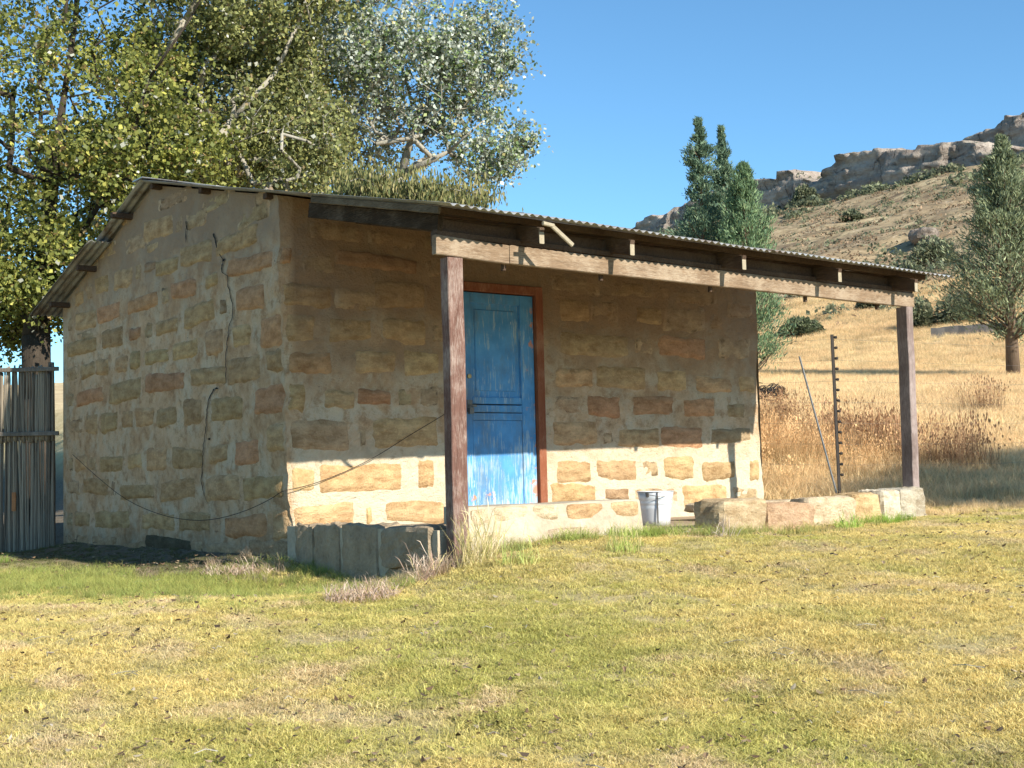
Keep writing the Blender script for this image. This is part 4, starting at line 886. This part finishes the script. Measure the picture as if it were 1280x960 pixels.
for q, (px, py, wpx, hpx, lab) in enumerate([(1160, 414, 34, 40, 'dull green bush just right of the right porch post'), (1208, 408, 60, 42, 'broad dark bush left of the juniper trunk, above the low grey wall'), (1150, 350, 40, 22, 'small grey green bush on the slope above the right end of the porch roof'),
     (1078, 276, 30, 12, 'small isolated dark shrub on the open brown hillside'), (1055, 372, 36, 24, 'low shrub seen just under the right half of the porch beam'), (1100, 385, 40, 20, 'low dark shrub left of the right porch post on the foot of the hill'),
     (1180, 330, 60, 32, 'wide shrub on the slope below the pale boulder'), (1022, 256, 34, 24, 'light green shrub at the foot of the cliff near its left end'), (1232, 405, 26, 26, 'reddish bush right beside the juniper trunk')]):
    d = ground_hit(px, py); s = d/FPX; bush('bush', lab, 'bush', bpl(px, d, -.05*hpx*s), (wpx/2*s*1.15, wpx/2*s, hpx*s*1.1), 2600, 50+q, [(.11, .13, .07), (.18, .19, .105), (.25, .25, .14), (.065, .075, .05)] if 'reddish' not in lab else [(.20, .12, .08), (.14, .12, .06), (.25, .17, .11)], [3, 3, 1.4, 1.6] if 'reddish' not in lab else [2, 2, 1], .055*d/40)
# scrub on the hillside and along the foot of the cliff
def scrub():
    rs = np.random.RandomState(5); C = []; T = []; Sz = []; D_ = []
    def add(x, y, z, r, h, n, pal):
        u = rs.normal(size=(n, 3)); u /= np.linalg.norm(u, axis=1, keepdims=True); q = u*(rs.uniform(.2, 1, n)**.4)[:, None]*np.array([r, r, h])*rs.uniform(.8, 1.2); q[:, 2] = abs(q[:, 2])
        C.append(q+np.array([x, y, z])); T.append(tints(rs, n, pal, [3, 3, 1.4, 1.6][:len(pal)], .2)*rs.uniform(.8, 1.25)); Sz.append(np.full(n, max(.12, .16*r)))
    PS = [(.12, .14, .08), (.18, .20, .11), (.25, .25, .14), (.075, .085, .055)]
    for i in range(230):    # foot of the cliff
        y = rs.uniform(70, 205); x = 181-abs(rs.normal())*7*(.5+vn(np.array(y*.1), np.array(0.), 3)); r = rs.uniform(.7, 2.3)
        add(x, y, gz(x, y)-.2, r, r*rs.uniform(.7, 1.1), 110, PS)
    for i in range(2600):    # scattered over the slope
        y = rs.uniform(15, 210); x = rs.uniform(58, 176)
        if vn(np.array(x*.05), np.array(y*.05), 31) < .38: continue
        r = rs.uniform(.3, 1.3); add(x, y, gz(x, y)-.1, r, r*.8, 34, PS+[])
    tx = rs.uniform(54, 180, 5200); ty = rs.uniform(15, 212, 5200); tz = zg(tx, ty)
    for i in range(5200):   # low brown tussocks
        r = rs.uniform(.35, 1.1); add(tx[i], ty[i], tz[i]-.1, r, r*.6, 14, [(.24, .16, .095), (.36, .25, .15), (.13, .095, .055), (.10, .095, .055)])
    for i in range(60):     # on the rim
        y = rs.uniform(95, 200); r = rs.uniform(.4, 1.1); x = 190+rs.uniform(0, 5); z = float(np.interp(y, [p[0] for p in RIM[::-1]], [p[1] for p in RIM[::-1]])); add(x, y, z-.1, r, r, 60, PS)
    C = np.concatenate(C); T = np.concatenate(T); Sz = np.concatenate(Sz)
    tag(leafobj('hillside_scrub', C, Sz, M_leafG, T, None, .6, seed=6), kind='stuff')
scrub()
# boulders on the slope
def boulder(px, py, wpx, hpx, seed, lab):
    d = ground_hit(px, py); s = d/FPX; x, y = at(px, d); z = gz(x, y)
    o = rockbox(x, y, z+hpx*s*.35, wpx*s, wpx*s*.8, hpx*s*1.2, seed, M_cliff, None, 'boulder', .10, None, .4, 5, 3); tag(o, lab, 'boulder')
boulder(1168, 302, 44, 17, 91, 'large pale boulder among bushes on the slope above the right end of the roof')
boulder(1085, 272, 12, 7, 92, 'small pale boulder beside the isolated shrub on the brown slope'); boulder(1184, 322, 14, 7, 93, 'small pale boulder in the bushes below the large pale boulder')
# ------------------------------------------------------------------ far low wall in the field
a = at(1168, 72); c2 = at(1300, 66); o = MB(); da = ground_hit(1166, 425); dc = ground_hit(1290, 418); a = at(1166, da, 425); c2 = at(1290, dc, 418); za = gz(*a); zc = gz(*c2)
o.beam((a[0], a[1], za+.05), (c2[0], c2[1], zc+.15), .4, .95, (0, 0, 1), .03, 14); tag(o.build('low_wall', simple('grey_wall', (.20, .18, .16), (.30, .27, .24), 1.2)), 'long low grey wall across the field behind the juniper trunk', 'wall')
# roll of old wire and twigs beyond the house corner
x, y = at(967, 27.5); zc_ = gz(x, y); o = MB(); rs = np.random.RandomState(3)
for i in range(26):
    a0 = rs.uniform(0, 6.28); r0 = rs.uniform(.15, .34); cx, cy = rs.uniform(-.25, .25), rs.uniform(-.15, .15); h0 = rs.uniform(.02, .28)
    o.tube([(cx+r0*math.cos(a0+t), cy+r0*.7*math.sin(a0+t), h0+.07*math.sin(2*t+a0)) for t in np.linspace(0, 5, 12)], .009, 3, False)
q = o.build('wire_tangle', M_wire); q.location = (x, y, pz(967, 494, 27.5)-.08); tag(q, 'dark tangle of wire and twigs lying in the dry grass right of the house corner', 'wire tangle')
# dry weeds
def weed(px, py, wd, h, n, seed, label, cols, name='dry_weed', lean=.6, dd=0):
    rs = np.random.RandomState(seed); d = ground_near(px, py)-dd; x, y, _ = pt(px, py, d); z = gz(x, y); root = empty(name, (x, y, z)); tag(root, label, 'weed')
    V = []; F = []; T = []
    for i in range(n):
        a = rs.uniform(0, 6.28); r = wd*math.sqrt(rs.uniform())*.5; p = np.array([r*math.cos(a), r*math.sin(a)*.6, -.02]); th = rs.uniform(0, 6.28); L = h*rs.uniform(.4, 1.1); c = cols[rs.randint(len(cols))]
        for s in range(rs.randint(1, 4)):
            e = p+np.array([math.cos(th)*lean*L*rs.uniform(.2, 1), math.sin(th)*lean*L*rs.uniform(.2, 1), L*rs.uniform(.5, 1)])*(.55 if s else 1); m_ = (p+e)/2+np.array([0, 0, .12*L]); w_ = rs.uniform(.0012, .003); t = rs.normal(size=3); t /= np.linalg.norm(t); k = len(V)
            V += [p-t*w_, p+t*w_, m_-t*w_, m_+t*w_, e]; F += [(k, k+1, k+3, k+2), (k+2, k+3, k+4)]; T += [c]*5; p = m_ if rs.uniform() < .5 else p; th += rs.normal()*1.2
    o = mesh('stalks', V, F, M_leafW, root); addattr(o, 'tint', T)
def ground_near(px, py):
    for d in np.arange(4, 14, .05):
        x, y, z = pt(px, py, d)
        if gz(x, y) > z: return d
    return 11
PK = [(.50, .38, .28), (.60, .48, .36), (.36, .25, .18), (.44, .30, .22)]; YL = [(.60, .50, .24), (.50, .42, .18), (.38, .36, .12), (.66, .56, .32)]
weed(452, 748, .5, .13, 420, 1, 'pinkish dry weed clump in front of the grey plinth stones', PK, lean=1.0)
weed(320, 712, 1.0, .10, 560, 2, 'low straggling dry weeds along the foot of the gable wall', PK, lean=1.2)
weed(598, 700, .30, .42, 200, 3, 'tall yellow grass clump growing at the foot of the dark red porch post', YL, lean=.55, dd=.22)
weed(545, 722, .35, .22, 200, 4, 'brown dry weeds at the corner of the plinth left of the dark red porch post', PK+YL[:1], lean=.9)
weed(780, 684, .30, .22, 160, 5, 'green and yellow grass tuft below the end of the front plinth', [(.35, .44, .10), (.45, .50, .14), (.5, .45, .2)], lean=.5, dd=.22)
weed(1062, 660, .30, .16, 140, 6, 'bright green grass tuft in front of the low stone wall', [(.25, .42, .06), (.34, .48, .10)], lean=.6, dd=.22)
weed(650, 700, .34, .22, 130, 7, 'short green grass tuft at the foot of the pale front plinth', [(.36, .42, .12), (.48, .48, .16)], lean=.5, dd=.22)
weed(905, 672, .2, .26, 26, 8, 'few bare dry stalks before the shaded end of the low stone wall', [(.6, .5, .4), (.5, .4, .3)], lean=.7, dd=.22)
# ------------------------------------------------------------------ grass
GRC = bpy.data.collections.new('grass_tufts')
M_grass = grassmat('grass_blades')
def tuft(seed, n, rad, h0, h1, wd, lean, nseg=2, head=False):
    rs = np.random.RandomState(seed); V = []; F = []; B = []
    for i in range(n):
        a = rs.uniform(0, 6.28); r = rad*math.sqrt(rs.uniform()); x, y = r*math.cos(a), r*math.sin(a); h = rs.uniform(h0, h1); th = rs.uniform(0, 6.28); l = rs.uniform(.1, 1)*lean*h; ph = rs.uniform(0, 3.14)
        dx, dy = math.cos(th)*l, math.sin(th)*l; wx, wy = math.cos(ph)*wd/2, math.sin(ph)*wd/2; k = len(V)
        for j in range(nseg+1):
            t = j/nseg; q = 1-t*.85; V += [(x+dx*t*t-wx*q, y+dy*t*t-wy*q, h*t*(1-.25*lean*t)-.01), (x+dx*t*t+wx*q, y+dy*t*t+wy*q, h*t*(1-.25*lean*t)-.01)]; B += [t*.999, t*.999]
        F += [(k+2*j, k+2*j+1, k+2*j+3, k+2*j+2) for j in range(nseg)]
        if head:
            k = len(V); s = h*.10; px, py, pz_ = x+dx, y+dy, h*(1-.25*lean); V += [(px-wd*1.6, py, pz_-s*.6), (px, py+wd*1.6, pz_), (px+wd*1.6, py, pz_+s*.4), (px, py-wd*1.6, pz_)]; F.append((k, k+1, k+2, k+3)); B += [.9]*4
    o = mesh('tuft_%02d' % seed, V, F, M_grass, None, False, False); GRC.objects.link(o); addattr(o, 'blade', B, 'FLOAT')
for s in range(4): tuft(s, 46, .070, .012, .046, .0046, 1.4)
for s in range(4, 6): tuft(s, 30, .07, .05, .13, .004, .8, 3)
for s in range(6, 8): tuft(s, 38, .16, .18, .55, .005, .35, 3, True)
for s in range(8, 10): tuft(s, 60, .20, .07, .22, .006, .9, 2)
pts = []; TI = []; SC_ = []; ID = []
def lawncol(rs, X, Y):
    n1 = fbm(X*.7, Y*.7, 4, 41); n2 = fbm(X*3.1, Y*3.1, 3, 43); n3 = rs.uniform(0, 1, len(X))
    yel = np.array([.80, .67, .27]); grn = np.array([.54, .53, .16]); tan = np.array([.76, .62, .36])
    g = np.clip((n1-.44)*3.5+(n2-.5)*1.8+(n3-.5)*.7+.09+.22*sst(1.5, -3, (X-CAM[0])*.794-(Y-CAM[1])*.608), 0, 1)[:, None]; 
    right = sst(.5, 6, X-(Y+8)*.3)[:, None]*.25
    c = yel*(1-g)+grn*g; t = np.clip((n2-.56)*5+(n3-.5)*.9+right[:, 0], 0, 1)[:, None]; return (c*(1-t)+tan*t)*.88
def add(X, Y, ids, sc, col, rs, sz=0.):
    Z = zg(X, Y); pts.append(np.stack([X, Y, Z+sz], -1)); TI.append(col*rs.uniform(.68, 1.3, (len(X), 1))); SC_.append(sc); ID.append(ids)
def frame_pts(rs, n, d0, d1, pw=1.0, l0=-.46, l1=.46):
    d = (d0**(2-pw)+(d1**(2-pw)-d0**(2-pw))*rs.uniform(0, 1, n))**(1/(2-pw)); l = rs.uniform(l0, l1, n)*d; return CAM[0]+.608*d+.794*l, CAM[1]+.794*d-.608*l, d, l
inhouse = lambda X, Y: ((X > -.03) & (X < 6.0) & (Y > -2.42) & (Y < 5.6)) 
rs = np.random.RandomState(2)
X, Y, d, l = frame_pts(rs, 64000, 3.6, 14.5, .9); k = ~inhouse(X, Y) & ~((X < .1) & (Y > .0) & (X > -1.7-.0*Y)) & ~((X > 7.2) & (Y > -1.5)); X, Y, d = X[k], Y[k], d[k]
dn = fbm(X*1.6, Y*1.6, 4, 47); k = rs.uniform(0, 1, len(X)) < np.clip((dn-.24)*6, .45, 1); X, Y, dn = X[k], Y[k], dn[k]
add(X, Y, rs.randint(0, 4, len(X)), rs.uniform(.6, 1.2, len(X))*(.7+.75*fbm(X*2.7, Y*2.7, 3, 48)), lawncol(rs, X, Y), rs)
X, Y, d, l = frame_pts(rs, 900, 3.6, 13, 1.0); k = ~inhouse(X, Y) & ~((X < .1) & (Y > .0)) & ~((X > 7.2) & (Y > -1.5)) & (fbm(X*1.1, Y*1.1, 3, 49) > .5); X, Y = X[k], Y[k]
add(X, Y, np.full(len(X), 4), rs.uniform(.4, .75, len(X)), lawncol(rs, X, Y)*.95, rs)
# greener, longer strip beside the gable
X, Y, d, l = frame_pts(rs, 26000, 8.2, 15.5, 1, -.46, -.04); gx = (l+.2*0)/d; m = np.exp(-((d-10.4+(l+2.3)*.12+.5*(fbm(X*2, Y*2, 2, 55)-.5))/1.05)**2)*sst(-.05, -.16, l/d)+ .5*sst(.25, .0, abs(d-14.2))*sst(-.30, -.36, l/d)
m = m*sst(.30, .55, fbm(X*1.7, Y*1.7, 3, 51)+.22); k = (rs.uniform(0, 1, len(X)) < m*.75) & ~inhouse(X, Y) & ~((X < .2) & (Y > .35) & (X > -1.0)); X, Y = X[k], Y[k]
add(X, Y, rs.randint(3, 6, len(X)), rs.uniform(.5, 1.0, len(X)), np.array([.23, .30, .08])*(1+.5*rs.uniform(0, 1, (len(X), 1))*np.array([1.1, .4, .6])), rs)
# thin shaded growth and litter at the foot of the gable
X = rs.uniform(-1.6, -.02, 1500); Y = rs.uniform(0, 7, 1500); add(X, Y, rs.randint(0, 4, 1500), rs.uniform(.5, 1.2, 1500), np.tile([.14, .15, .06], (1500, 1)), rs)
# greener tufts at the plinths
for (x, y, n, r, col) in [(1.75, -2.60, 60, .22, (.30, .38, .09)), (1.0, -2.62, 26, .18, (.32, .38, .10)), (.45, -2.62, 22, .14, (.34, .36, .12)), (4.75, -2.52, 34, .16, (.24, .38, .06)), (2.6, -2.6, 50, .35, (.30, .34, .10)), (3.5, -2.56, 60, .6, (.36, .36, .12)), (.22, -2.60, 22, .10, (.46, .40, .2)), (-.1, -2.62, 20, .16, (.42, .32, .2)), (-.5, -2.3, 24, .2, (.40, .33, .22)), (-.1, -.25, 22, .35, (.42, .33, .24)), (-.1, .6, 22, .3, (.42, .33, .22)), (-.45, -1.9, 30, .18, (.36, .30, .22)), (-2.4, 3.6, 60, .5, (.2, .33, .05))]:
    X = x+rs.normal(size=n)*r; Y = y+rs.normal(size=n)*r*.35; k = ~inhouse(X, Y); X, Y = X[k], Y[k]; add(X, Y, rs.randint(4, 6, len(X)), rs.uniform(.6, 1.35, len(X)), np.tile(col, (len(X), 1)), rs)
# dry field: golden short tussocks, tall brown stand near the house
X, Y, d, l = frame_pts(rs, 42000, 13.2, 95, .85, .02, .46); k = ((X > 6.1) | (Y > 5.8)) & (Y > -2.3+.0*X) & (X > 5.0); X, Y, d = X[k], Y[k], d[k]
nn_ = fbm(X*.25, Y*.25, 4, 61); col = np.array([.76, .62, .36])*(1-nn_[:, None])*1.0+np.array([.62, .45, .24])*nn_[:, None]; col = col*1.08
near_shade = sst(15.5, 13.8, d); col = col*(1-near_shade[:, None]*.0)
add(X, Y, rs.randint(8, 10, len(X)), rs.uniform(.55, 1.15, len(X))*(1+.012*d)*np.where(d < 15, .6, 1), col, rs, -.01)
X = rs.uniform(6.2, 15, 3600); Y = rs.uniform(.4, 9, 3600); den = fbm(X*.8, Y*.8, 3, 71); k = (rs.uniform(0, 1, len(X)) < np.clip((den-.40)*4, 0, 1)*sst(11, 7.0, X-Y*.62)*sst(.2, 1.6, Y)); X, Y = X[k], Y[k]
add(X, Y, rs.randint(6, 8, len(X)), rs.uniform(.6, 1.15, len(X)), np.array([.58, .41, .21])*(1+.4*(rs.uniform(0, 1, (len(X), 1))-.4)), rs)
for (px, dd, n) in ((1185, 17.5, 26), (1100, 19, 30), (1060, 21, 22), (1230, 26, 12), (990, 23, 20)):
    x, y = at(px, dd); X = x+rs.normal(size=n)*.28; Y = y+rs.normal(size=n)*.28; add(X, Y, rs.randint(6, 8, n), rs.uniform(.9, 1.5, n), np.tile((.30, .19, .105), (n, 1)), rs)
pts = np.concatenate(pts); TI = np.concatenate(TI); SC_ = np.concatenate(SC_); ID = np.concatenate(ID)
def scatter(name, sel):
    P = pts[sel]; me = bpy.data.meshes.new(name); me.vertices.add(len(P)); me.vertices.foreach_set('co', P.astype(np.float32).ravel()); me.update()
    o = bpy.data.objects.new(name, me); COL.objects.link(o)
    addattr(o, 'gtint', np.clip(TI[sel], 0, .95)); addattr(o, 'gscale', SC_[sel], 'FLOAT')
    a = me.attributes.new('gid', 'INT', 'POINT'); a.data.foreach_set('value', ID[sel].astype(np.int32))
    rr = np.stack([R.uniform(-.12, .12, len(P)), R.uniform(-.12, .12, len(P)), R.uniform(0, 6.28, len(P))], -1); addattr(o, 'grot', rr, 'FLOAT_VECTOR')
    ng = bpy.data.node_groups.new(name, 'GeometryNodeTree'); ng.interface.new_socket('Geometry', in_out='INPUT', socket_type='NodeSocketGeometry'); ng.interface.new_socket('Geometry', in_out='OUTPUT', socket_type='NodeSocketGeometry')
    N = ng.nodes; L = ng.links; gi = N.new('NodeGroupInput'); go = N.new('NodeGroupOutput'); ip = N.new('GeometryNodeInstanceOnPoints'); ci = N.new('GeometryNodeCollectionInfo')
    ci.inputs[0].default_value = GRC; ci.inputs['Separate Children'].default_value = True; ci.inputs['Reset Children'].default_value = True
    def na(nm, dt):
        q = N.new('GeometryNodeInputNamedAttribute'); q.data_type = dt; q.inputs[0].default_value = nm; return [s for s in q.outputs if s.enabled][0]
    L.new(gi.outputs[0], ip.inputs['Points']); L.new(ci.outputs[0], ip.inputs['Instance']); ip.inputs['Pick Instance'].default_value = True
    L.new(na('gid', 'INT'), ip.inputs['Instance Index']); L.new(na('grot', 'FLOAT_VECTOR'), ip.inputs['Rotation']); L.new(na('gscale', 'FLOAT'), ip.inputs['Scale'])
    L.new(ip.outputs[0], go.inputs[0]); md = o.modifiers.new('scatter', 'NODES'); md.node_group = ng
    return tag(o, kind='stuff')
lawn = (ID < 6); scatter('lawn_grass', lawn); scatter('dry_field_grass', ~lawn)
# fallen leaves and bits of litter
rs = np.random.RandomState(12); n = 4600
X, Y, d, l = frame_pts(rs, n, 4, 14, 1.0); keep = ~inhouse(X, Y) & ((fbm(X*.9, Y*.9, 3, 91) > .50) | (rs.uniform(0, 1, n) < .25)); X, Y = X[keep], Y[keep]
X2 = rs.uniform(-1.7, -.03, 420); Y2 = rs.uniform(0, 6, 420); X = np.concatenate([X, X2]); Y = np.concatenate([Y, Y2]); n = len(X)
Z = zg(X, Y)+rs.uniform(.012, .035, n); V = []; F = []; T = []
pal = [(.28, .21, .13), (.36, .30, .21), (.12, .075, .045), (.42, .37, .30), (.21, .14, .08), (.07, .05, .035)]
for i in range(n):
    s = rs.uniform(.008, .020); a = rs.uniform(0, 6.28); c, q = math.cos(a), math.sin(a); cu = rs.uniform(-.5, .7)*s; ti = rs.normal()*.3; k = len(V)
    for u, v, h in ((-1, 0, cu), (-.3, .6, 0), (.5, .5, 0), (1.1, 0, cu), (.5, -.5, 0), (-.3, -.6, 0)):
        V.append((X[i]+(u*c-v*q)*s, Y[i]+(u*q+v*c)*s, Z[i]+h+u*ti*s))
    F += [(k, k+1, k+2, k+3), (k, k+3, k+4, k+5)]; T += [pal[rs.choice(6, p=[.26, .05, .26, .01, .24, .18])]]*6
o = mesh('fallen_leaves', V, F, leafmat('dead_leaf', None, .1, .9, (1, 1, 1))); addattr(o, 'tint', T); tag(o, kind='stuff')
# twigs
o = MB()
for i in range(60):
    x, y, _, _ = [float(v[0]) for v in frame_pts(rs, 1, 4.5, 11, 1)]
    if inhouse(x, y): continue
    a = rs.uniform(0, 6.28); L = rs.uniform(.04, .16); z = float(zg(x, y))+.03
    o.tube([(x, y, z), (x+L*.5*math.cos(a), y+L*.5*math.sin(a), z+.01), (x+L*math.cos(a+.3), y+L*math.sin(a+.3), z)], .0022, 3, False)
tag(o.build('twigs', M_bark), kind='stuff')

GROUPS = {'broadleaf_tree': 'leafy trees behind the house', 'cypress_tree': 'cypresses behind the porch roof', 'bush': 'bushes in the field and on the hillside', 'boulder': 'boulders on the hillside', 'dry_weed': 'weeds and grass clumps along the foot of the house'}
for o in list(COL.objects):
    g = GROUPS.get(o.name.split('.')[0])
    if o.parent is None and g and 'label' in o: o['group'] = g
